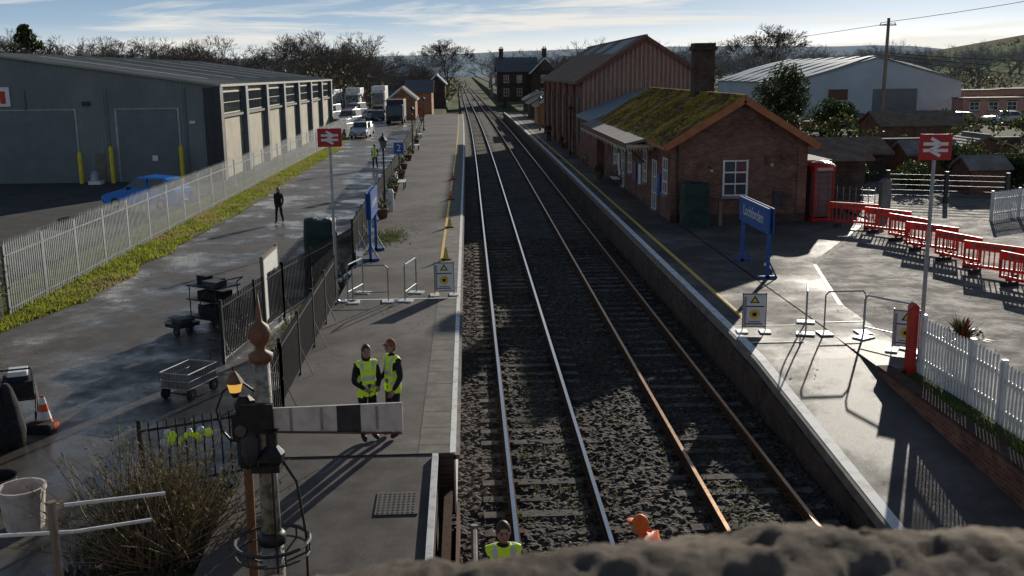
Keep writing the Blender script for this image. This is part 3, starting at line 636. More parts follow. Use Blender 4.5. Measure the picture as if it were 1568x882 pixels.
def barrier(x,y,rz,w=1.1,h=1.05,bars=0):
    b=B(); b.T=RT(x,y,.905,rz); r=.02
    b.tube([(-w/2,0,.03),(-w/2,0,h-.08),(-w/2+.08,0,h),(w/2-.08,0,h),(w/2,0,h-.08),(w/2,0,.03)],r,m_galv,8); b.tube([(-w/2,0,.28),(w/2,0,.28)],r*.8,m_galv,6)
    for xx in(-w/2+.02,w/2-.02): b.box(xx-.16,xx+.16,-.22,.22,0,.03,m_white)
    b.build("pedestrian_barrier")
for a_ in((-2.85,28.6,.05,1.0),(-1.75,29.2,1.35,1.2),(-3.35,29.3,1.3,1.2),(8.35,24.6,1.25,1.3),(9.1,24.0,.02,1.0),(9.75,23.0,-1.0,1.3)): barrier(*a_)
def cautionsign(x,y,rz):
    e=empty("caution_sign"); T=RT(x,y,.905,rz); b=B(); b.T=T
    b.box(-.29,.29,-.02,.0,.12,.98,m_slab); b.box(-.27,.27,-.024,-.0205,.15,.95,m_white); b.build("panel",e,bevel=.004)
    b=B(); b.T=T; b.face([(-.12,-.027,.74),(.12,-.027,.74),(0,-.027,.93)],m_black); b.face([(-.07,-.029,.765),(.07,-.029,.765),(0,-.029,.88)],m_yel)
    n=20; b.face([(.13*math.cos(2*math.pi*i/n),-.027,.46+.13*math.sin(2*math.pi*i/n)) for i in range(n)],m_yline); b.box(-.05,.05,-.031,-.029,.41,.5,m_black); b.box(-.2,.2,-.027,-.0262,.2,.23,m_dark); b.box(-.15,.15,-.027,-.0262,.26,.28,m_dark); b.box(-.22,.22,-.027,-.0262,.64,.67,m_dark); b.box(-.26,-.2,-.027,-.0262,.16,.9,m_galv)
    b.build("symbols",e)
    b=B(); b.T=T
    for xx in(-.28,.28): b.cyl((xx,.02,0),(xx,.02,1.0),.014,.014,m_galv,6); b.box(xx-.13,xx+.13,-.16,.2,0,.03,m_white)
    b.build("feet",e)
cautionsign(-.78,29.3,.05); cautionsign(6.95,24.3,-.12); cautionsign(9.85,22.2,-.5)
def redbarrier(x,y,rz,w=2.0):
    b=B(); b.T=RT(x,y,.905,rz)
    b.box(-w/2,w/2,-.025,.025,.74,1.0,m_redpl); b.box(-w/2,w/2,-.025,.025,.18,.28,m_redpl)
    for xx in(-w/2,w/2-.06): b.box(xx,xx+.06,-.022,.022,.28,.74,m_redpl)
    n=12
    for k in range(1,n): b.box(-w/2+w*k/n-.018,-w/2+w*k/n+.018,-.014,.014,.28,.74,m_redpl)
    b.box(-w/2+.3,w/2-.3,-.032,-.026,.82,.93,m_slab)
    for k in range(5): xx=-w/2+.4+k*(w-.6)/5; b.box(xx,xx+.15,-.036,-.033,.82,.93,m_redpl)
    for xx in(-w/2+.4,w/2-.4): b.box(xx-.06,xx+.06,-.3,.3,0,.12,m_tyre); b.box(xx-.04,xx+.04,-.03,.03,.1,.2,m_redpl)
    b.build("red_plastic_barrier",bevel=.004)
for (x,y,rz) in((15.6,40.9,-.65),(16.2,38.9,-.95),(16.2,36.9,-1.2),(16.1,34.8,-1.0),(16.05,32.7,-1.25),(16.2,30.6,-.95),(16.1,28.5,-1.25),(16.2,26.4,-1.0)): redbarrier(x,y,rz)

def cone(x,y,z,s=1,nm="traffic_cone"):
    b=B(); b.T=RT(x,y,z,.3,s); b.box(-.19,.19,-.19,.19,0,.035,m_tyre if s<1 else m_orangec); P=[(.15,.035),(.115,.17),(.085,.3),(.06,.42),(.035,.53),(.03,.56)]
    for i in range(5):
        b.lathe((0,0,0),[P[i],P[i+1]],m_white if i in(1,3) and s>=1 else (m_cream if i==2 and s<1 else (m_orangec if s>=1 else (m_yline if y<46 else m_orangec))),12)
    b.build(nm)
cone(-8.65,20.1,.305,1.25)
for x,y in((-.85,35.2),(-.85,42.8),(-.95,52.5),(-1.0,62.5)): cone(x,y,.91,.8)

e=empty("telephone_box"); b=B(); T=RT(14.95,43.2,.9,.12); b.T=T; w=.46
b.box(-w-.02,w+.02,-w-.02,w+.02,0,.14,m_redbox); 
for sx in(-1,1):
    for sy in(-1,1): b.box(sx*w-.07 if sx>0 else -w,sx*w if sx>0 else -w+.07,(w-.07) if sy>0 else -w,w if sy>0 else -w+.07,.14,2.1,m_redbox)
b.box(-w-.02,w+.02,-w-.02,w+.02,2.1,2.34,m_redbox)
for k in range(1,8):
    z=.14+k*1.96/8
    for sy in(-1,1):
        b.box(-w+.07,w-.07,sy*(w-.03)-.015,sy*(w-.03)+.015,z-.015,z+.015,m_redbox); b.box(sy*(w-.03)-.015,sy*(w-.03)+.015,-w+.07,w-.07,z-.015,z+.015,m_redbox)
for sy in(-1,1):
    for xx in(-.2,.2): b.box(xx-.018,xx+.018,sy*(w-.03)-.013,sy*(w-.03)+.013,.14,2.1,m_redbox); b.box(sy*(w-.03)-.013,sy*(w-.03)+.013,xx-.018,xx+.018,.14,2.1,m_redbox)
b.lathe((0,0,2.34),[(.62,0),(.6,.04),(.45,.13),(.2,.2),(.02,.22)],m_redbox,16)
b.box(-.1,.1,-.05,.3,.9,1.6,m_black)
b.build("frame",e,bevel=.006)
b=B(); b.T=T; b.box(-w+.08,w-.08,-w+.035,-w+.04,.2,2.08,m_glassl); b.box(-w+.035,-w+.04,-w+.08,w-.08,.2,2.08,m_glassl); b.box(w-.04,w-.035,-w+.08,w-.08,.2,2.08,m_glassl); b.box(-.35,.35,-w-.03,-w-.022,2.16,2.28,m_cream); b.build("glazing",e)

b=B(); b.cyl((37.2,92,.5),(37.3,92,11.6),.19,.13,m_wood,10); b.beam((36.5,92,11),(38,92,11),.1,.1,m_wood)
for x in(36.6,37.9): b.lathe((x,92,11.05),[(.05,0),(.05,.15)],m_white,6)
b.build("telegraph_pole")
b=B()
def wire(p,q,sag,n=14):
    pts=[]
    for i in range(n+1):
        t=i/n; c=V(p).lerp(V(q),t); c.z-=sag*4*t*(1-t); pts.append(c)
    b.tube(pts,.022,m_black,4)
wire((36.6,92,11.2),(70,60,19),1.0); wire((37.9,92,11.2),(-20,260,12),3); wire((37.2,92,8.4),(70,60,7.2),1.2); wire((37.2,92,8.1),(75,62,5.5),1.2); wire((37.2,92,8.6),(80,75,8),1)
b.build("overhead_wires")

def lamp(x,y,z,h=3.6,s=1):
    e=empty("street_lamp"); b=B(); b.T=RT(x,y,z,0,s)
    b.lathe((0,0,0),[(.12,0),(.12,.25),(.07,.4),(.05,.8),(.04,h-.5),(.07,h-.45),(.03,h-.4)],m_black,10); b.beam((-.3,0,h-.7),(.3,0,h-.7),.03,.03,m_black); b.build("post",e)
    b=B(); b.T=RT(x,y,z,0,s); b.lathe((0,0,h-.4),[(.1,0),(.19,.38)],m_glassl,6); b.lathe((0,0,h-.02),[(.24,0),(.12,.14),(.04,.2),(.02,.32)],m_black,6); b.build("lantern",e)
lamp(-3.9,47.5,.9,3.4); lamp(-4.5,84,.9); lamp(-5.,118,.9); lamp(7.9,80,.9); lamp(8.0,115,.9)
b=B(); b.lathe((-3.7,48.3,.9),[(.13,0),(.16,.3),(.16,.9),(.1,1.05)],m_white,10); b.build("litter_bin")
def bench(x,y,z,rz,m=m_white):
    e=empty("platform_bench"); b=B(); b.T=RT(x,y,z,rz)
    for k in range(4): b.box(-.8,.8,-.02+k*.11,.06+k*.11,.42,.45,m)
    b.build("seat",e); b=B(); b.T=RT(x,y,z,rz)
    for k in range(3): b.box(-.8,.8,.44+k*.02,.47+k*.02,.55+k*.13,.64+k*.13,m)
    b.build("backrest",e); b=B(); b.T=RT(x,y,z,rz)
    for xx in(-.7,.7): b.box(xx-.03,xx+.03,0,.06,0,.42,m_black); b.box(xx-.03,xx+.03,.4,.46,0,.95,m_black); b.box(xx-.03,xx+.03,.0,.46,.60,.64,m_black)
    b.build("legs",e)
bench(-3.6,58,.9,math.pi/2); bench(-4.2,88,.9,math.pi/2); bench(8.1,58,.9,-math.pi/2); bench(8.1,72,.9,-math.pi/2,m_wood); bench(-4.7,104,.9,math.pi/2)
def leaves(b,c,rad,n,size,mats,blobs=9):
    bl=[]
    for i in range(blobs):
        while True:
            p=V((ru(-1,1),ru(-1,1),ru(-1,1)))
            if p.length<.8: break
        bl.append((p,ru(.3,.5)))
    for i in range(n):
        p0,r=random.choice(bl); d=V((random.gauss(0,1),random.gauss(0,1),random.gauss(0,1))).normalized()*r*(.65+.4*rnd())
        p=p0+d; q=V((c[0]+p.x*rad[0],c[1]+p.y*rad[1],c[2]+p.z*rad[2]))
        a=V((random.gauss(0,1),random.gauss(0,1),random.gauss(0,1))).normalized(); u_=a.orthogonal().normalized()*size*ru(.6,1.3); w_=a.cross(u_).normalized()*size*.5
        b.face([q-u_,q-w_,q+u_,q+w_],random.choice(mats))
def planter(x,y,z,s=1,mats=(m_leafd,m_leafm)):
    b=B(); b.T=RT(x,y,z,0,s); b.lathe((0,0,0),[(.2,0),(.3,.4),(.32,.42)],m_brownw,12); leaves(b,(0,0,.65),(.4,.4,.35),350,.05,mats); b.build("potted_plant")
for x,y in((-3.9,46),(-4.,53),(-4.1,56),(-4.2,63),(-4.4,70),(-4.5,77),(-4.8,96),(7.9,62),(8.0,88)): planter(x,y,.9,ru(.8,1.1))
PX,PY=10.55,21.0
b=B(); b.lathe((PX,PY,.9),[(.24,0),(.33,.5),(.35,.52)],m_brownw,14)
for i in range(110):
    a=ru(0,6.28); el=ru(.25,1.4); L_=ru(.5,.75); t=V((math.cos(a)*math.cos(el),math.sin(a)*math.cos(el),math.sin(el))); s_=V((-math.sin(a),math.cos(a),0))*.022
    p=V((PX,PY,1.45)); q=p+t*L_*.6; r_=p+t*L_-V((0,0,.1)); b.face([p-s_,p+s_,q+s_],random.choice((m_leafd,m_brownw))); b.face([p-s_,q+s_,r_,q-s_],random.choice((m_leafd,m_leafm,m_brownw,m_redcar)))
leaves(b,(PX,PY,1.5),(.45,.45,.25),300,.05,(m_leafd,m_leafm,m_white))
b.build("potted_plant")

# ---------------------------------------------------------------- trees
def branch(b,p,d,L,r,lv,mx,mat,sp=.45,up=.12,rng=random):
    q=p+d*L; b.cyl(p,q,r,r*.72,mat,6 if lv<2 else 3,False)
    if lv>=mx: return
    k=3 if rng.random()<.6 else 2
    for i in range(k):
        nd=(d+V((rng.gauss(0,sp),rng.gauss(0,sp),rng.gauss(0,sp)*.7+up))).normalized()
        branch(b,q,nd,L*rng.uniform(.68,.9),max(r*.62,.022),lv+1,mx,mat,sp,up,rng)
def treemesh(seed,h,mx,mat,sp=.45,r=.03):
    rng=random.Random(seed); b=B(); branch(b,V((0,0,0)),V((0,0,1)),h*.26,h*r*.6,0,mx,mat,sp,.1,rng)
    me=bpy.data.meshes.new("bare_tree_mesh"); me.from_pydata(b.v,[],b.f); me.materials.append(mat); return me
near=[treemesh(s,10,7,m_barkd,.5) for s in(1,2,3)]
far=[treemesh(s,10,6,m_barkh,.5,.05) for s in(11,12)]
def inst(me,name,x,y,z,s,par=None,sx=1):
    o=bpy.data.objects.new(name,me); col.objects.link(o); o.location=(x,y,z); o.rotation_euler=(0,0,ru(0,6.28)); o.scale=(s*sx,s*sx,s)
    if par: o.parent=par
    return o
tl=empty("distant_tree_line")
for i in range(80):
    d=ru(190,300); x=-ru(.055,.5)*d-8; inst(random.choice(near),"bare_tree",x,d,0,ru(1.0,1.6)*d/240,tl,1.1)
for i in range(36):
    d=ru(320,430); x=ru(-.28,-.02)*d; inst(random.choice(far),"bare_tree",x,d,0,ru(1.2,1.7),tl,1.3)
for i in range(100):
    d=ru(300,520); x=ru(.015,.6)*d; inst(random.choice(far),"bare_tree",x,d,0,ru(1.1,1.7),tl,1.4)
for i in range(14): inst(random.choice(near),"bare_tree",ru(22,44),ru(190,240),.5,ru(.8,1.05),tl,1.2)
for i in range(8): inst(random.choice(near),"bare_tree",ru(-16,-10),ru(235,300),.3,ru(.6,.9),tl,1.2)
big=treemesh(21,10,8,m_barkd,.42,.035)
inst(big,"bare_tree",62,215,.6,1.35,None,1.3); inst(big,"bare_tree",-6,330,.3,1.5,None,1.2)
b=B()
for i in range(44):
    d=ru(180,290); x=-ru(.065,.46)*d-8
    leaves(b,(x,d,4.4),(9,5,5.6),420,.36,(m_leafb,m_barkd,m_barkd,m_leafb,m_leafd),14)
for i in range(22):
    d=ru(180,330); x=ru(.09,.5)*d
    leaves(b,(x,d,3.),(11,4,4.5),380,.38,(m_leafb,m_leafd,m_barkd),12)
for i in range(10):
    leaves(b,(ru(-14,30) if i%2 else ru(-9,-4),ru(360,420) if i%2 else ru(240,330),2.5),(7,4,3.2),260,.4,(m_leafb,m_leafd,m_barkd),10)
b.build("hedgerow_scrub")
def evergreen(name,x,y,z,h,r,n=3500,size=.22,mats=(m_leafd,m_leafd,m_leafm),conif=False):
    b=B(); b.cyl((x,y,z),(x,y,z+h*.6),r*.08,r*.04,m_bark,8)
    for k in range(9):
        a=ru(0,6.28); b.cyl((x,y,z+h*.3),(x+math.cos(a)*r*.7,y+math.sin(a)*r*.7,z+h*ru(.45,.8)),r*.03,r*.01,m_bark,5)
    if conif:
        for k in range(8):
            t=k/8; leaves(b,(x,y,z+h*(.25+.72*t)),(r*(1-t*.85),r*(1-t*.85),h*.10),n//8,size,mats,8)
    else: leaves(b,(x,y,z+h*.58),(r,r,h*.46),n,size,mats,22)
    b.build(name)
evergreen("evergreen_tree",32.8,108,.8,7.0,3.1,6000,.17)
evergreen("evergreen_tree",37.0,104,.8,3.4,2.6,2500,.17)
evergreen("pine_tree",-92,225,.3,18.5,7.5,4000,.5,conif=True)
evergreen("holly_bush",26.8,54.6,.8,2.8,1.5,2600,.10); evergreen("holly_bush",29.5,54,.8,2.3,1.3,2000,.10); evergreen("garden_shrub",23.5,53,.8,1.6,1.4,1200,.1); evergreen("garden_shrub",30.5,49,.8,2.0,2.2,2000,.1); evergreen("garden_shrub",20.5,55,.8,1.8,1.6,1500,.1)
b=B()
for i in range(24): leaves(b,(30+i*2.1,96+ru(-2,2),1.9),(1.9,1.4,1.4),260,.2,(m_leafd,m_leafm,m_leafb),6)
b.build("boundary_hedge")
b=B()
for i in range(18): leaves(b,(18+i*1.6,70+ru(-1,1),2.0),(1.5,1.2,1.3),260,.16,(m_leafd,m_leafm),6)
b.build("boundary_hedge")
b=B()
for i in range(20): leaves(b,(32+i*1.5,58+ru(-1.5,1.5)+i*.4,1.8),(1.5,1.4,1.2),260,.14,(m_leafd,m_leafm,m_leafb),6)
b.build("boundary_hedge")
b=B(); b.box(-15.4,-13.7,27.6,29.9,.25,2.6,m_leafd)
for i in range(5):
    for j in range(4): leaves(b,(-15.2+j*.45,28+i*.42,1.6+.1*rnd()),(.55,.5,1.45),420,.05,(m_leafd,m_leafm,m_leafd),8)
b.build("clipped_hedge")

def hills(name,x0,x1,y0,y1,nx,ny,hf,mat):
    b=B(); vs=[]
    for j in range(ny+1):
        for i in range(nx+1):
            x=x0+(x1-x0)*i/nx; y=y0+(y1-y0)*j/ny; vs.append((x,y,hf(x,y,j/ny)))
    b.add(vs,[(j*(nx+1)+i,j*(nx+1)+i+1,(j+1)*(nx+1)+i+1,(j+1)*(nx+1)+i) for j in range(ny) for i in range(nx)],mat); return b.build(name,smooth=True)
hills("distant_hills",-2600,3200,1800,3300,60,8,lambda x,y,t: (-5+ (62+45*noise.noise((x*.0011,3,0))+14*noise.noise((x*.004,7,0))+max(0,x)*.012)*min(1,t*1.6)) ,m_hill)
hills("middle_hills",100,1500,240,900,40,14,lambda x,y,t: -1+ (42*min(1,t*1.7)*min(1,max(0,(x-105-(y-240)*.22)/300))*(1+.25*noise.noise((x*.006,y*.006,0)))),m_hill2)
b=B()
for k in range(7):
    for i in range(36):
        y=300+k*70+i*1.2; x=220+i*14+k*25
        h=-1+42*min(1,((y-240)/660)*1.7)*min(1,max(0,(x-105-(y-240)*.22)/300))
        leaves(b,(x,y,h+1.5),(8,3,2.6),22,1.0,(m_leafd,m_barkd,m_leafb),5)
b.build("field_hedgerows")

# ---------------------------------------------------------------- vehicles
def car(name,x,y,z,rz,L,W,H,paint,kind='car'):
    e=empty(name); T=RT(x,y,z,rz); hl=L/2; hw=W/2
    if kind=='car': low=[(-hl,.3),(hl-.1,.28),(hl,.5),(hl-.05,.75),(hl-.35,.88),(hl*.38,H*.62),(-hl+.1,H*.64),(-hl,.8)]; gh=[(hl*.42,H*.60),(hl*.05,H*.97),(-hl*.1,H),(-hl*.7,H*.95),(-hl+.12,H*.62)]
    elif kind=='van': low=[(-hl,.32),(hl-.1,.3),(hl,.5),(hl-.05,.9),(hl-.6,1.1),(hl*.52,H*.58),(-hl,H*.58)]; gh=[(hl*.58,H*.55),(hl*.30,H*.93),(hl*.15,H),(-hl+.15,H),(-hl+.02,H*.56)]
    b=B(); b.T=T
    def loft(prof,w0,w1,zr0,zr1,m):
        n=len(prof); vs=[]
        for s_ in(-1,1):
            for (yy,zz) in prof:
                t=max(0,min(1,(zz-zr0)/(zr1-zr0))); vs.append((s_*(w0+(w1-w0)*t),yy,zz))
        fs=[(i,(i+1)%n,n+(i+1)%n,n+i) for i in range(n)]+[tuple(range(n-1,-1,-1)),tuple(range(n,2*n))]
        b.add(vs,fs,m)
    loft(low,hw,hw*.96,.3,H*.6,paint); loft(gh,hw*.94,hw*.76,H*.6,H,paint); b.build("body",e,bevel=.05)
    b=B(); b.T=T
    def lerp(p,q,t): return (p[0]+(q[0]-p[0])*t,p[1]+(q[1]-p[1])*t)
    z0=H*.64; z1=H*.93
    def ww(zz): return hw*.94+(hw*.76-hw*.94)*max(0,min(1,(zz-H*.6)/(H*.4)))
    wf0=(gh[0][0],gh[0][1]); wf1=(gh[1][0],gh[1][1])
    a0=lerp(wf0,wf1,.12); a1=lerp(wf0,wf1,.92); o=.015
    b.face([(-ww(a0[1])*.93,a0[0]+o,a0[1]+o),(ww(a0[1])*.93,a0[0]+o,a0[1]+o),(ww(a1[1])*.92,a1[0]+o,a1[1]+o),(-ww(a1[1])*.92,a1[0]+o,a1[1]+o)],m_glass)
    r0=gh[-1]; r1=gh[-2]; a0=lerp(r0,r1,.15); a1=lerp(r0,r1,.85)
    b.face([(-ww(a0[1])*.9,a0[0]-.02,a0[1]),(ww(a0[1])*.9,a0[0]-.02,a0[1]),(ww(a1[1])*.88,a1[0]-.02,a1[1]),(-ww(a1[1])*.88,a1[0]-.02,a1[1])],m_glass)
    rear=(r0[0]+.25,r1[0]+.2) if kind=='car' else (gh[1][0]-1.0,gh[1][0]-1.0)
    for s_ in(-1,1):
        b.face([(s_*(ww(z0)+.008),gh[0][0]-.18,z0),(s_*(ww(z1)+.008),gh[1][0]+.02,z1),(s_*(ww(z1)+.008),rear[1],z1),(s_*(ww(z0)+.008),rear[0],z0)],m_glass)
        yb=(gh[0][0]+rear[0])/2; b.box(s_*(hw*.9)-.03,s_*(hw*.9)+.03,yb-.05,yb+.05,z0,z1,paint)
    b.build("windows",e)
    b=B(); b.T=T
    for s_ in(-1,1):
        b.box(s_*hw*.72-.16,s_*hw*.72+.16,hl-.06,hl+.012,.58,.74,m_glassl); b.box(s_*hw*.8-.1,s_*hw*.8+.1,-hl-.012,-hl+.05,.7,.95,m_redcar); b.box(s_*(hw+.08)-.08,s_*(hw+.08)+.08,gh[0][0]-.5,gh[0][0]-.4,H*.6,H*.68,m_black)
    b.box(-hw*.5,hw*.5,hl-.04,hl+.01,.4,.55,m_black); b.box(-.26,.26,hl+.0,hl+.02,.42,.52,m_white); b.box(-.26,.26,-hl-.02,-hl,.5,.6,m_yel); b.build("lights_and_trim",e)
    b=B(); b.T=T
    for s_ in(-1,1):
        for yy in(hl*.62,-hl*.6): b.cyl((s_*(hw-.18),yy,.32),(s_*(hw+.02),yy,.32),.32,.32,m_tyre,16); b.cyl((s_*(hw+.0),yy,.32),(s_*(hw+.03),yy,.32),.19,.17,m_galv,10)
    b.build("wheels",e)
    return e
car("parked_car",-18.9,61.,-.3,math.radians(72),5.0,1.85,1.9,m_bluevan,'car')
car("parked_car",-12.0,117,.3,math.pi-.05,4.5,1.85,1.75,m_whcar); car("parked_car",-12.2,124,.3,math.pi,4.4,1.8,1.5,m_silver)
car("parked_car",-15.6,133,.3,-.2,4.3,1.8,1.5,m_silver); car("parked_car",-13.8,160,.3,math.pi,4.4,1.8,1.5,m_navycar); car("parked_car",-12.2,170,.3,math.pi,4.4,1.8,1.5,m_redcar); car("parked_car",-15.5,165,.3,.3,4.4,1.8,1.5,m_whcar)
car("parked_van",-17,152,.3,math.pi,5.2,2.,2.3,m_redcar,'van'); car("parked_van",-18.5,172,.3,2.8,5.4,2.,2.4,m_whcar,'van'); car("parked_van",-16.2,143,.3,2.9,5.2,2.,2.3,m_whcar,'van'); car("parked_van",-21,160,.3,2.9,5.4,2.,2.5,m_whcar,'van')
def lorry(x,y,z,rz,L,W,H,cab,box):
    e=empty("parked_lorry"); T=RT(x,y,z,rz); b=B(); b.T=T; b.box(-W/2,W/2,-L/2,L/2-2.1,.9,H,box); b.build("load_box",e,bevel=.04)
    b=B(); b.T=T; b.ext([(L/2-1.9,.5),(L/2,.5),(L/2,1.5),(L/2-.25,H*.78),(L/2-1.9,H*.82)],-W/2+.05,W/2-.05,cab,axis='x'); b.build("cab",e,bevel=.05)
    b=B(); b.T=T; b.face([(-W/2+.2,L/2+.01,1.52),(W/2-.2,L/2+.01,1.52),(W/2-.25,L/2-.2,H*.74),(-W/2+.25,L/2-.2,H*.74)],m_glass); b.box(-W/2+.3,W/2-.3,L/2,L/2+.04,.7,1.2,m_black); b.box(-W/2+.1,W/2-.1,-L/2,L/2-.3,.6,.88,m_dark)
    for s_ in(-1,1):
        b.box(s_*W*.38-.15,s_*W*.38+.15,L/2,L/2+.05,.75,.95,m_glassl)
        for yy in(L/2-1.2,-L/2+1.2,-L/2+2.3): b.cyl((s_*(W/2-.3),yy,.48),(s_*W/2,yy,.48),.48,.48,m_tyre,14)
    b.build("chassis",e)
lorry(-10.2,149,.3,math.pi,8,2.4,3.4,m_navycar,m_dark); lorry(-20,186,.3,math.pi,9,2.5,4.6,m_whcar,m_white); lorry(-23.8,182,.3,math.pi-.1,9,2.5,4.4,m_whcar,m_white); lorry(-16.4,196,.3,math.pi,9,2.5,4.8,m_whcar,m_white); lorry(-27.5,205,.3,math.pi,9,2.5,4.6,m_whcar,m_silver)
for x,y,p,r in((44,118,m_navycar,1.5),(50,118,m_redcar,1.6),(56,117,m_silver,1.5),(62,118,m_whcar,1.5),(68,119,m_silver,1.6),(38.5,112,m_redcar,1.4)): car("parked_car",x,y,.82,r,4.4,1.8,1.5,p)

# ---------------------------------------------------------------- carts and small things
def wheel(b,c,r,w=.05,m=m_tyre):
    c=V(c); d=V((w/2,0,0)); n=16
    b.cyl(c-d,c+d,r,r,m,n); b.cyl(c-d*1.1,c+d*1.1,r*.6,r*.6,m_dark,10); b.cyl(c-d*1.4,c+d*1.4,r*.15,r*.15,m_galv,8)
b=B(); b.T=RT(-7.2,28.4,.305,.95,1.05)
for s_ in(-.38,.38):
    for yy in(-.55,.55): wheel(b,(s_,yy,.17),.17,.07)
    b.tube([(s_,-.6,.3),(s_,.6,.3)],.02,m_black); b.tube([(s_,-.5,.3),(s_,-.5,1.25),(s_,-.75,1.4)],.018,m_black); b.tube([(s_,.5,.3),(s_,.5,1.2)],.018,m_black)
for z in(.32,.78,1.15): b.box(-.42,.42,-.6,.6,z,z+.035,m_black)
b.box(-.35,.1,-.5,.1,.36,.66,m_blk); b.box(-.1,.36,.1,.55,.36,.6,m_dark); b.box(-.3,.3,-.4,.3,.82,1.03,m_blk); b.box(-.38,.0,-.55,.0,1.19,1.34,m_dark); b.box(.05,.36,-.1,.45,1.19,1.3,m_black); b.box(-.12,.1,.1,.5,1.19,1.4,m_blk)
b.tube([(-.38,-.75,1.4),(.38,-.75,1.4)],.018,m_black); b.tube([(.3,.3,1.3),(.5,.5,1.0),(.5,.4,.6),(.45,.2,.3)],.015,m_black); b.tube([(-.3,-.3,1.3),(-.5,-.1,.9),(-.45,.1,.5)],.015,m_black)
b.build("equipment_trolley",bevel=.01)
b=B(); b.T=RT(-7.9,27.6,.305,.9); wheel(b,(-.2,0,.13),.13); wheel(b,(.2,0,.13),.13); b.box(-.35,.35,-.3,.3,.26,.36,m_black); b.box(-.2,.2,-.2,.2,.36,.48,m_dark); b.build("wheeled_case",bevel=.02)
b=B(); b.T=RT(-6.3,22.2,.305,-.35)
for s_ in(-.33,.33):
    for yy in(-.42,.42): wheel(b,(s_,yy,.14),.14,.06)
z0,z1=.28,.62
b.box(-.36,.36,-.55,.55,z0,z0+.02,m_slab)
for z in(z0,.45,z1): b.tube([(-.36,-.55,z),(.36,-.55,z),(.36,.55,z),(-.36,.55,z),(-.36,-.55,z)],.013,m_galv)
for k in range(12):
    yy=-.55+k*.1
    for s_ in(-.36,.36): b.cyl((s_,yy,z0),(s_,yy,z1),.006,.006,m_galv,4)
for k in range(8):
    xx=-.36+k*.103
    for yy in(-.55,.55): b.cyl((xx,yy,z0),(xx,yy,z1),.006,.006,m_galv,4)
b.box(-.34,.34,-.53,-.515,.3,.6,m_slab); b.box(-.34,.34,.515,.53,.3,.6,m_slab)
b.tube([(0,.55,.25),(0,.85,.6),(0,.95,1.0),(-.12,.95,1.02),(.12,.95,1.02)],.016,m_black); b.tube([(-.33,-.42,.14),(.33,-.42,.14)],.015,m_black); b.tube([(-.33,.42,.14),(.33,.42,.14)],.015,m_black)
b.build("garden_cart")
b=B(); b.T=RT(-9.45,20.9,.305,.35)
for s_ in(-.3,.3): wheel(b,(s_,.3,.25),.25,.05); b.tube([(s_,.3,.25),(s_,-.2,.75),(s_,-.5,1.15)],.018,m_galv); b.tube([(s_,-.4,.06),(s_,.2,.7)],.018,m_black); wheel(b,(s_,-.42,.1),.1)
b.tube([(-.3,-.5,1.15),(.3,-.5,1.15)],.02,m_black); b.box(-.3,.3,-.3,.5,.5,.82,m_blk); b.box(-.2,.22,-.2,.4,.82,.93,m_navycar); b.box(-.16,.2,-.25,.2,.93,1.03,m_white); b.box(-.32,.32,-.1,.55,.36,.5,m_dark)
b.build("pushchair_trolley",bevel=.02)
b=B(); b.T=RT(-9.0,18.9,.305,0)
for i in range(3): b.lathe((ru(-.3,.2),i*.2-.2,0),[(.26,0),(.3,.3),(.22,.8),(.12,1.15),(.06,1.25)],m_blk,9)
b.build("equipment_bags",smooth=True)
b=B(); b.box(-8.9,-8.4,19.7,20.,.305,.5,m_blk); b.build("tool_bag",bevel=.04)
b=B(); b.box(-5.75,-5.66,27.9,29.9,.6,2.3,m_white)
for y in(27.85,29.95): b.box(-5.75,-5.66,y-.04,y+.04,.3,2.4,m_wood)
b.box(-5.76,-5.65,27.9,29.9,2.3,2.36,m_wood)
b.build("notice_board")
def tarp(name,x,y,z,w,dp,h):
    b=B(); rows=12; vs=[]; fs=[]; N=36
    for j in range(rows+1):
        t=j/rows
        for i in range(N):
            a=2*math.pi*i/N; ca,sa=math.cos(a),math.sin(a); k=1/max(abs(ca),abs(sa))**.75
            r=(1+.06*math.sin(a*9+2+t)*(1-t)-.08*t)+.10*noise.noise((ca*2.5+x,sa*2.5,t*4))
            if j==rows: r*=.4
            vs.append((x+ca*k*r*w/2,y+sa*k*r*dp/2,z+h*min(1,t*1.06)+(.08*noise.noise((ca*2,sa*2,9)) if t>.8 else 0)))
    for j in range(rows):
        for i in range(N): fs.append((j*N+i,j*N+(i+1)%N,(j+1)*N+(i+1)%N,(j+1)*N+i))
    fs.append(tuple(range(rows*N,rows*N+N))); b.add(vs,fs,m_green)
    for zz in(.35,.7): b.tube([(x-w/2-.03,y-dp/2-.03,z+h*zz),(x+w/2+.03,y-dp/2-.03,z+h*zz*.97)],.012,m_black)
    b.build(name,smooth=True)
tarp("tarpaulin_covered_crate",-5.3,36.2,.3,1.15,1.1,2.0)
tarp("tarpaulin_covered_machine",9.3,41.9,.9,1.15,.9,1.85)
b=B(); b.box(10.35,10.5,42.,42.15,.9,1.9,m_wood); b.build("wooden_post")
b=B(); b.lathe((-7.1,15.4,.305),[(.28,0),(.35,.62),(.37,.62),(.37,.68),(.33,.68),(.30,.1)],m_bucket,20); b.tube([(-7.1+.37*math.cos(a/8*math.pi),15.3,.305+.62-.35*math.sin(a/8*math.pi)) for a in range(9)],.008,m_dark); b.build("plastic_bucket")
b=B(); b.lathe((-7.9,16.3,.305),[(.25,0),(.32,.5),(.34,.5),(.3,.48),(.27,.05)],m_black,16); b.build("black_bucket")
b=B()
for k in range(9): b.box(-7.6,-5.1,9.2+k*.28,9.5+k*.28+.3,-.3,2.0-k*.19,m_concrete)
b.build("footbridge_steps")
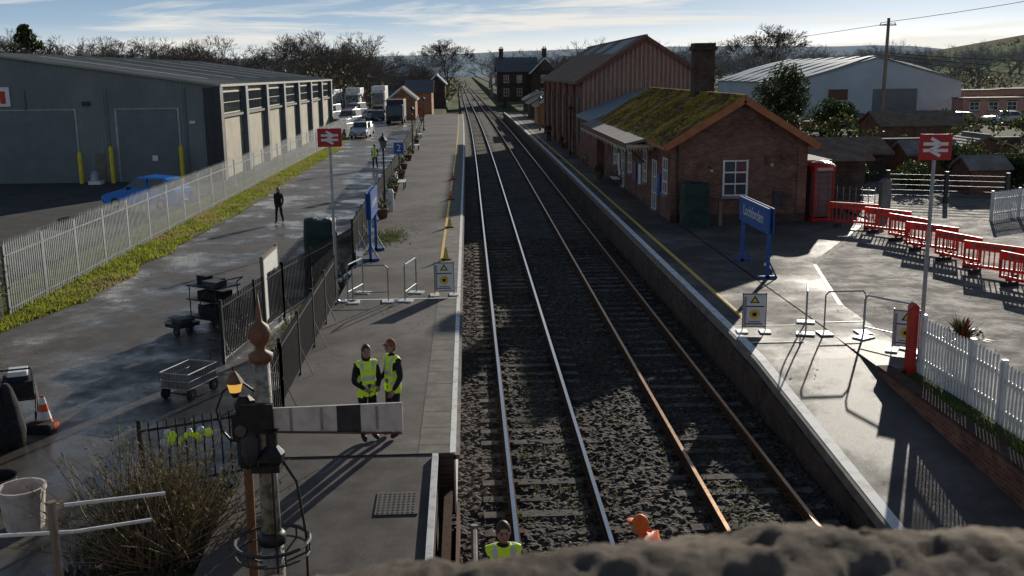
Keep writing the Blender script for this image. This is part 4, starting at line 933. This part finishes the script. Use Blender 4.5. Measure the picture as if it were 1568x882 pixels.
b=B(); b.tube([(-5.0,11.9,2.15),(-3.9,12.3,2.1)],.024,m_white); b.tube([(-6.6,11.9,1.75),(-4.9,11.9,1.8),(-4.1,12.3,1.75)],.024,m_white); b.cyl((-5.15,11.9,.2),(-5.15,11.9,2.2),.06,.055,m_wood,8)
b.tube([(-6.6,11.7,2.0),(-6.1,11.8,2.1),(-5.9,11.8,1.95),(-6.0,11.8,1.8)],.022,m_white)
b.build("white_handrail")
b=B()
for i in range(700):
    a=ru(0,6.28); el=ru(.45,1.5); p=V((-4.65+ru(-.6,.6),14.3+ru(-.6,.6),.3)); d_=V((math.cos(a)*math.cos(el),math.sin(a)*math.cos(el),math.sin(el))); L_=ru(.8,2.1)
    q=p+d_*L_*.5; r_=q+(d_+V((ru(-.3,.3),ru(-.3,.3),-.05))).normalized()*L_*.5
    mt=random.choice((m_twig,m_twig,m_twig,m_leafb,m_barkd)); b.cyl(p,q,.010,.007,mt,3,False); b.cyl(q,r_,.007,.003,mt,3,False)
    for k in range(5):
        c=q.lerp(r_,rnd()); u_=V((ru(-1,1),ru(-1,1),ru(-1,1))).normalized(); b.face([c,c+u_*.05+V((.01,0,.01)),c+u_*.09,c+u_*.05-V((.01,0,.01))],random.choice((m_leafm,m_leafb,m_leafd,m_twig)))
b.build("dry_buddleia_bush")
b=B()
for i in range(1800):
    x=ru(-5.9,-3.9); y=ru(12.5,17); h=ru(.05,.25); b.face([(x,y,.3),(x+.04,y,.3),(x+ru(-.1,.1),y+ru(-.1,.1),.3+h)],random.choice((m_leafm,m_leafd,m_leafb)))
b.build("undergrowth")
b=B()
for (x,y,s_) in((-5.1,16.5,1),(-4.8,16.6,.8),(-4.55,16.7,1)):
    for k in range(6): b.ball((x+ru(-.12,.12),y+ru(-.06,.04),1.32+ru(-.1,.08)),.07*s_,m_hivis if k<3 else m_refl,(1,.6,1.1),7,5)
b.build("hivis_jackets_on_fence",smooth=True)
b=B()
for i in range(1500):
    x=ru(-5.4,-3.95); y=ru(24,36); h=ru(.03,.12); b.face([(x,y,.3),(x+.03,y,.3),(x+ru(-.05,.05),y+ru(-.05,.05),.31+h)],random.choice((m_leafm,m_leafb)))
b.build("planting_strip")
b=B()
for i in range(700):
    x=random.gauss(-3.2,.35); y=random.gauss(40.5,1.); h=ru(.02,.07); b.face([(x,y,.9),(x+.04,y,.9),(x+ru(-.05,.05),y+ru(-.05,.05),.91+h)],m_leafm)
b.build("moss_patch")

# ---------------------------------------------------------------- semaphore signal
e=empty("semaphore_signal"); px,py=-2.22,10.5
b=B(); b.cyl((px,py,.2),(px,py,2.3),.13,.12,m_postp,16); b.cyl((px,py,2.3),(px,py,4.3),.105,.09,m_postp,16); b.lathe((px,py,2.25),[(.15,0),(.15,.1),(.11,.14)],m_black,16)
b.lathe((px,py,4.3),[(.11,0),(.13,.04),(.13,.08),(.06,.12),(.05,.16),(.10,.22),(.125,.30),(.10,.38),(.04,.43),(.03,.5),(.008,.72)],m_finial,14)
b.build("post",e,smooth=True)
b=B(); ay=py-.13; z=3.70
b.add([(px+.05,ay,z-.13),(px+1.47,ay,z-.17),(px+1.47,ay,z+.15),(px+.05,ay,z+.12),(px+.05,ay+.03,z-.13),(px+1.47,ay+.03,z-.17),(px+1.47,ay+.03,z+.15),(px+.05,ay+.03,z+.12)],[(0,1,2,3),(7,6,5,4),(0,4,5,1),(1,5,6,2),(2,6,7,3),(3,7,4,0)],m_board)
b.add([(px+.78,ay-.003,z-.155),(px+1.03,ay-.003,z-.162),(px+1.03,ay-.003,z+.142),(px+.78,ay-.003,z+.136)],[(0,1,2,3)],m_dark)
b.box(px-.22,px+.12,ay-.03,ay+.04,z-.15,z+.17,m_black); b.tube([(px+.03,ay-.02,z-.13),(px+1.46,ay-.02,z-.18)],.012,m_brownw)
for t_ in(.3,.62,1.2): b.box(px+t_-.012,px+t_+.012,ay-.008,ay-.001,z-.13,z+.12,m_galv)
b.build("arm",e)
b=B(); b.box(px-.33,px-.1,py-.1,py+.1,3.45,3.75,m_black); b.lathe((px-.2,py,3.75),[(.1,0),(.12,.1),(.05,.18)],m_black,10)
b.cyl((px-.22,py-.1,3.6),(px-.22,py-.2,3.6),.06,.06,m_glassl,10)
b.lathe((px+.08,py-.1,3.2),[(.09,0),(.13,.05),(.13,.12),(.06,.2),(.06,.35),(.1,.4)],m_black,10); b.lathe((px-.14,py-.12,3.2),[(.05,0),(.1,.12),(.1,.3),(.03,.4)],m_dark,10)
b.box(px-.14,px+.16,py-.18,py+.12,3.12,3.2,m_black)
b.build("signal_lamp_and_bracket",e)
b=B(); b.tube([(px-.06,py,3.95),(px-.25,py,4.1),(px-.42,py,3.98),(px-.5,py,3.78),(px-.46,py,3.55),(px-.36,py,3.42)],.014,m_black); b.tube([(px-.3,py,4.08),(px-.3,py,4.25)],.01,m_black)
b.lathe((px-.28,py-.05,3.99),[(.06,0),(.085,.1)],m_lamp,10); b.lathe((px-.28,py-.05,4.09),[(.1,0),(.05,.08),(.02,.12)],m_finial,10); b.lathe((px-.28,py-.05,3.93),[(.03,0),(.06,.06)],m_black,10)
b.build("oil_lantern",e)
b=B(); b.cyl((px-.32,py+.35,.2),(px-.29,py+.35,3.0),.055,.05,m_finial,10); b.lathe((px-.29,py+.35,3.0),[(.09,0),(.11,.08),(.11,.4),(.07,.5),(.03,.55)],m_black,12); b.lathe((px-.29,py+.35,3.56),[(.02,0),(.025,.1),(.005,.3)],m_finial,8)
b.tube([(px+.1,py,3.3),(px+.28,py+.1,2.9),(px+.35,py+.1,2.3),(px+.33,py+.1,.5)],.015,m_black); b.cyl((px+.07,py-.13,.4),(px+.07,py-.13,3.6),.012,.012,m_black,6)
b.ring((px,py,2.27),.40,.022,m_dark); b.ring((px,py,2.14),.40,.012,m_dark)
for k in range(6):
    a=k*math.pi/3; b.tube([(px+.40*math.cos(a),py+.40*math.sin(a),2.27),(px+.40*math.cos(a),py+.40*math.sin(a),2.14),(px+.1*math.cos(a),py+.1*math.sin(a),2.0)],.012,m_dark)
b.build("ladder_hoop_and_rods",e)

# ---------------------------------------------------------------- people
def human(name,x,y,z,rz,H,ov=None,top=m_blk,leg=m_blk,hair=m_hair,vest=None,long=False,cap=None,headturn=0,shoe=m_black):
    J={'pel':(0,0,.95),'spi':(0,0,1.13),'che':(0,.0,1.33),'nek':(0,-.01,1.49),'nk2':(0,.01,1.56)}
    for s_,c in((1,'R'),(-1,'L')):
        J['sh'+c]=(s_*.175,-.01,1.42);J['el'+c]=(s_*.235,-.03,1.14);J['wr'+c]=(s_*.245,.06,.90)
        J['hi'+c]=(s_*.095,0,.90);J['kn'+c]=(s_*.10,.025,.50);J['an'+c]=(s_*.105,-.02,.09);J['to'+c]=(s_*.125,.15,.04)
    if ov: J.update(ov)
    R={'pel':(.15,.115),'spi':(.135,.105),'che':(.155,.115),'nek':(.065,.06),'nk2':(.052,.052)}
    for c in'RL':
        R['sh'+c]=(.078,.075);R['el'+c]=(.056,.056);R['wr'+c]=(.038,.036);R['hi'+c]=(.10,.10);R['kn'+c]=(.07,.07);R['an'+c]=(.052,.055);R['to'+c]=(.045,.038)
    E=[('pel','spi'),('spi','che'),('che','nek'),('nek','nk2')]
    for c in'RL': E+=[('che','sh'+c),('sh'+c,'el'+c),('el'+c,'wr'+c),('pel','hi'+c),('hi'+c,'kn'+c),('kn'+c,'an'+c),('an'+c,'to'+c)]
    keys=list(J); me=bpy.data.meshes.new("sk"); me.from_pydata([J[k] for k in keys],[(keys.index(a),keys.index(c)) for a,c in E],[])
    o=bpy.data.objects.new("sk",me); col.objects.link(o); sk=o.modifiers.new("s","SKIN"); sk.use_smooth_shade=True
    for i,k in enumerate(keys): me.skin_vertices[0].data[i].radius=R[k]; me.skin_vertices[0].data[i].use_root=(k=='pel')
    ss=o.modifiers.new("u","SUBSURF"); ss.levels=2
    dg=bpy.context.evaluated_depsgraph_get(); dg.update(); em=bpy.data.meshes.new_from_object(o.evaluated_get(dg)); bpy.data.objects.remove(o)
    sc=H/1.75; T=RT(x,y,z,rz,sc); b=B(); b.T=T
    vs=[v.co.copy() for v in em.vertices]; ns=[v.normal.copy() for v in em.vertices]
    vs=[p+n_*.007*noise.noise(p*14) for p,n_ in zip(vs,ns)]
    segs=[(V(J[a]),V(J[c]),a,c) for a,c in E]
    def lab(p):
        best=9;L_=''
        for a,c,na,nc in segs:
            t=max(0,min(1,(p-a).dot(c-a)/(c-a).length_squared)); d=(p-(a+(c-a)*t)).length
            if na=='pel' or nc in('spi','che','nek'): d-=.06
            if d<best: best=d;L_=na+'-'+nc
        return L_
    vf=[];o0=len(b.v); b.v+=[tuple(T@v) for v in vs]
    for pl in em.polygons:
        c=pl.center; L_=lab(c); 
        if 'to' in L_ or (('an' in L_) and c.z<.11): mt=shoe
        elif 'hi' in L_ or 'kn' in L_: mt=leg
        elif L_=='nek-nk2': mt=m_skin if c.z>1.51 else top
        elif L_.startswith('pel') : mt=leg if c.z<.96 else top
        else: mt=top
        b.f.append([o0+i for i in pl.vertices]); b.m.append(b.mi(mt))
        if vest and (L_ in('pel-spi','spi-che','che-nek','che-shR','che-shL') or L_[:6] in('pel-hi',)) and .84<c.z<1.5 and abs(c.x)<.2 and c.z>.86: vf.append(pl)
    if vest:
        mp={}
        for pl in vf:
            idx=[]
            for i in pl.vertices:
                if i not in mp: mp[i]=len(b.v); b.v.append(tuple(T@(vs[i]+ns[i]*.014)))
                idx.append(mp[i])
            zc=pl.center.z; xx=abs(pl.center.x); mt=vest
            if 1.0<zc<1.05 or 1.17<zc<1.215 or (zc>1.2 and .09<xx<.125): mt=m_refl
            if pl.center.y>.03 and xx<.018: mt=m_dark
            b.f.append(idx); b.m.append(b.mi(mt))
    hc=V(J['nk2'])+V((0,.02,.105)); b.T=T@Matrix.Translation(hc)@Matrix.Rotation(headturn,4,'Z')
    b.ball((0,0,0),.112,m_skin,(.70,.84,1.05),14,10); b.ball((0,.035,-.06),.06,m_skin,(.85,.9,.9),10,7)
    b.cyl((0,.085,.015),(0,.118,-.025),.008,.017,m_skin,6); b.ball((0,.088,-.055),.02,m_barge,(1.1,.4,.35),8,5)
    for s_ in(-1,1): b.ball((s_*.03,.088,.015),.011,m_black,(1.2,.5,.8),6,5); b.ball((s_*.08,-.005,-.005),.028,m_skin,(.3,.6,1),6,5); b.box(s_*.03-.018,s_*.03+.018,.09,.096,.035,.041,hair)
    hs=hair if not cap else cap
    b.ball((0,-.018,.022),.118,hs,(.74,.86,1.0),14,10)
    if long:
        b.ball((0,-.055,-.09),.1,hair,(.85,.6,1.5),12,9); b.ball((0,-.02,-.02),.1,hair,(.86,.8,1.0),10,8)
    if cap: b.ball((0,.1,.045),.07,cap,(1,.8,.12),10,5); b.ball((0,-.03,-.03),.1,hair,(.8,.78,.8),10,7)
    b.T=T
    for c,s_ in(('R',1),('L',-1)):
        w=V(J['wr'+c]); d_=(w-V(J['el'+c])).normalized(); side=V((0,1,0))-d_*d_.y; 
        if side.length<.2: side=V((s_*-1,0,0))-d_*(d_.x*-s_)
        side.normalize(); n_=d_.cross(side)
        if n_.x*s_>0: n_=-n_
        pc=w+d_*.045; b.cyl(w-d_*.01,w+d_*.04,.03,.036,m_skin,8); b.ball(tuple(pc+d_*.01),.05,m_skin,(.75,.75,1) if abs(d_.z)>.6 else (.8,.9,.7),8,6)
        for k,(of,L_) in enumerate(((.034,.065),(.012,.075),(-.011,.07),(-.032,.055))):
            p=w+d_*.08+side*of; q=p+d_*L_*.5+n_*.008; r_=q+d_*L_*.38+n_*.03; b.tube([p,q,r_],.0095,m_skin,5,.007)
        p=w+d_*.03+side*.04; b.tube([p,p+d_*.03+side*.022,p+d_*.06+side*.02+n_*.012],.011,m_skin,5,.008)
    return b.build(name,smooth=True)
walk={'hiR':(.09,0,.9),'knR':(.10,.12,.50),'anR':(.10,.20,.10),'toR':(.11,.36,.07),'hiL':(-.09,0,.9),'knL':(-.10,-.03,.50),'anL':(-.10,-.25,.14),'toL':(-.11,-.12,.04),
 'elR':(.24,-.12,1.15),'wrR':(.24,-.12,.90),'elL':(-.24,.03,1.14),'wrL':(-.23,.16,.92)}
human("walking_woman",-9.1,49.2,.3,math.radians(170),1.68,walk,m_blk,m_blk,m_hair,None,True)
human("walking_man",-7.,77.5,.3,math.radians(170),1.8,walk,m_navy,m_navy,m_hair,m_hivis)
hold={'elR':(.25,.0,1.13),'wrR':(.12,.21,1.03),'elL':(-.25,.0,1.13),'wrL':(-.12,.21,1.02)}
hold2={'elR':(.24,-.02,1.14),'wrR':(.14,.20,1.05),'elL':(-.24,-.02,1.14),'wrL':(-.25,.14,.93)}
human("woman_in_hivis_vest",-1.86,17.35,.9,math.radians(-150),1.70,hold,m_blk,m_blk,m_hair,m_hivis,True,headturn=-.3)
human("man_in_hivis_vest",-1.42,17.5,.9,math.radians(125),1.75,hold2,m_navy,m_navy,m_hair,m_hivis,False,cap=m_hairg,headturn=.2)
human("track_worker",.34,11.9,-.17,math.radians(185),1.9,hold,m_navy,m_navy,m_hair,m_hivis)
bend={'spi':(0,.05,1.12),'che':(0,.16,1.29),'nek':(0,.27,1.40),'nk2':(0,.32,1.44),'shR':(.175,.24,1.36),'shL':(-.175,.24,1.36),'elR':(.25,.28,1.1),'wrR':(.2,.4,.9),'elL':(-.25,.28,1.1),'wrL':(-.2,.4,.9)}
human("track_worker",2.42,12.0,-.17,math.radians(60),1.93,bend,m_hivo,m_hivo,m_hivo,m_hivo,cap=m_hivo)
human("distant_person",7.5,96,.9,3,1.75,hold,m_navy,m_blk,m_hair)

# ---------------------------------------------------------------- parapet in the foreground
b=B(); prof=[(-9,6.93),(-.5,6.93),(-.33,6.935),(-.2,6.950),(-.13,6.961),(-.1,6.964),(-.03,6.968),(.01,6.969),(.05,6.975),(.09,6.979),(.15,6.983),(.17,6.987),(.23,6.985),(.28,6.984),(.33,6.974),(.6,6.96),(9,6.96)]
def pz(x):
    for (a,za_),(c,zc_) in zip(prof[:-1],prof[1:]):
        if a<=x<=c: return za_+(zc_-za_)*(x-a)/(c-a)
    return 6.93
nx=700; ny=70; vs=[]
X=[]; 
for i in range(nx+1):
    t=i/nx*2-1; X.append(1.0*t+5.1*t**9)
for j in range(ny+1):
    for i in range(nx+1):
        x=X[i]; yy=.16+.44*j/ny; zz=pz(x)
        n1=noise.noise((x*14,yy*14,0)); n2=noise.noise((x*55,yy*55,4)); n3=noise.noise((x*140,yy*140,8))
        pit=max(0,noise.noise((x*34,yy*34,11))-.18)
        nn=.007*n1+.0035*n2+.0028*n3-.022*pit
        edge=max(0,(yy-.5)/.1); zz+=nn-.035*edge**2-.02*max(0,(.25-yy)/.1)**2
        vs.append((x,yy+.006*noise.noise((x*15,0,3)),zz))
fs=[(j*(nx+1)+i,j*(nx+1)+i+1,(j+1)*(nx+1)+i+1,(j+1)*(nx+1)+i) for j in range(ny) for i in range(nx)]
b.add(vs,fs,m_stone); b.box(-6.1,6.1,.2,.58,-.4,6.86,m_brick)
b.build("stone_bridge_parapet",smooth=True)

# ---------------------------------------------------------------- camera
f=1571.0
a=V((-69,329,-1571)).normalized()
u=-(V((83,-7500,-1571))); u=(u-a*u.dot(a)).normalized()
R=Matrix((a.cross(u),a,u))
cam=bpy.data.cameras.new("camera"); co=bpy.data.objects.new("camera",cam); col.objects.link(co)
co.matrix_world=Matrix.Translation((0,0,7.24))@R.to_4x4()
cam.sensor_width=36; cam.lens=36*f/1568; cam.clip_start=.05; cam.clip_end=9000
cam.dof.use_dof=True; cam.dof.focus_distance=35; cam.dof.aperture_fstop=13
scene.camera=co
az,el=math.radians(25),math.radians(15)
sd=V((math.sin(az)*math.cos(el),math.cos(az)*math.cos(el),math.sin(el)))
sl=bpy.data.lights.new("sun","SUN"); sl.energy=5; sl.angle=math.radians(.5); sl.color=(1,.93,.81)
so=bpy.data.objects.new("sun",sl); col.objects.link(so); so.rotation_euler=(-sd).to_track_quat('-Z','Y').to_euler()
w=bpy.data.worlds.new("World"); scene.world=w; w.use_nodes=True; nt=w.node_tree; N=nt.nodes; L=nt.links
bg=N["Background"]; sky=N.new("ShaderNodeTexSky"); sky.sky_type='NISHITA'; sky.sun_disc=False; sky.sun_elevation=el; sky.sun_rotation=az; sky.air_density=1.; sky.dust_density=.6; sky.ozone_density=2.
hs=N.new("ShaderNodeHueSaturation"); hs.inputs["Saturation"].default_value=.35; L.new(sky.outputs[0],hs.inputs["Color"])
tc=N.new("ShaderNodeTexCoord"); sx=N.new("ShaderNodeSeparateXYZ"); L.new(tc.outputs["Generated"],sx.inputs[0])
gr=N.new("ShaderNodeValToRGB"); er=gr.color_ramp.elements; er[0].position=0; er[0].color=(.92,.93,.88,1); er[1].position=1; er[1].color=(.045,.08,.15,1)
q=er.new(.02); q.color=(.80,.86,.87,1); q=er.new(.048); q.color=(.34,.51,.70,1); q=er.new(.08); q.color=(.20,.36,.57,1); q=er.new(.3); q.color=(.10,.17,.28,1)
L.new(sx.outputs[2],gr.inputs[0])
sc_=N.new("ShaderNodeVectorMath"); sc_.operation='SCALE'; sc_.inputs["Scale"].default_value=10.2; L.new(gr.outputs[0],sc_.inputs[0])
m1=N.new("ShaderNodeMixRGB"); m1.inputs[0].default_value=.85; L.new(hs.outputs[0],m1.inputs[1]); L.new(sc_.outputs[0],m1.inputs[2])
mp=N.new("ShaderNodeMapping"); mp.inputs["Scale"].default_value=(2.2,2.2,26); mp.inputs["Location"].default_value=(1.9,.4,.55); L.new(tc.outputs["Generated"],mp.inputs[0])
no=N.new("ShaderNodeTexNoise"); no.inputs["Scale"].default_value=1.6; no.inputs["Detail"].default_value=10; no.inputs["Roughness"].default_value=.6; no.inputs["Distortion"].default_value=.5; L.new(mp.outputs[0],no.inputs["Vector"])
rp=N.new("ShaderNodeValToRGB"); rp.color_ramp.elements[0].position=.48; rp.color_ramp.elements[1].position=.6; L.new(no.outputs["Fac"],rp.inputs[0])
fd=N.new("ShaderNodeMapRange"); fd.inputs[1].default_value=.15; fd.inputs[2].default_value=.4; fd.inputs[3].default_value=.88; fd.inputs[4].default_value=0; L.new(sx.outputs[2],fd.inputs[0])
mu=N.new("ShaderNodeMath"); mu.operation='MULTIPLY'; L.new(rp.outputs[0],mu.inputs[0]); L.new(fd.outputs[0],mu.inputs[1])
mx=N.new("ShaderNodeMixRGB"); L.new(mu.outputs[0],mx.inputs[0]); L.new(m1.outputs[0],mx.inputs[1]); mx.inputs[2].default_value=(9.7,9.4,8.7,1)
L.new(mx.outputs[0],bg.inputs[0]); bg.inputs[1].default_value=.09
vs_=scene.view_settings; vs_.view_transform='Standard'; vs_.look='None'; vs_.exposure=0
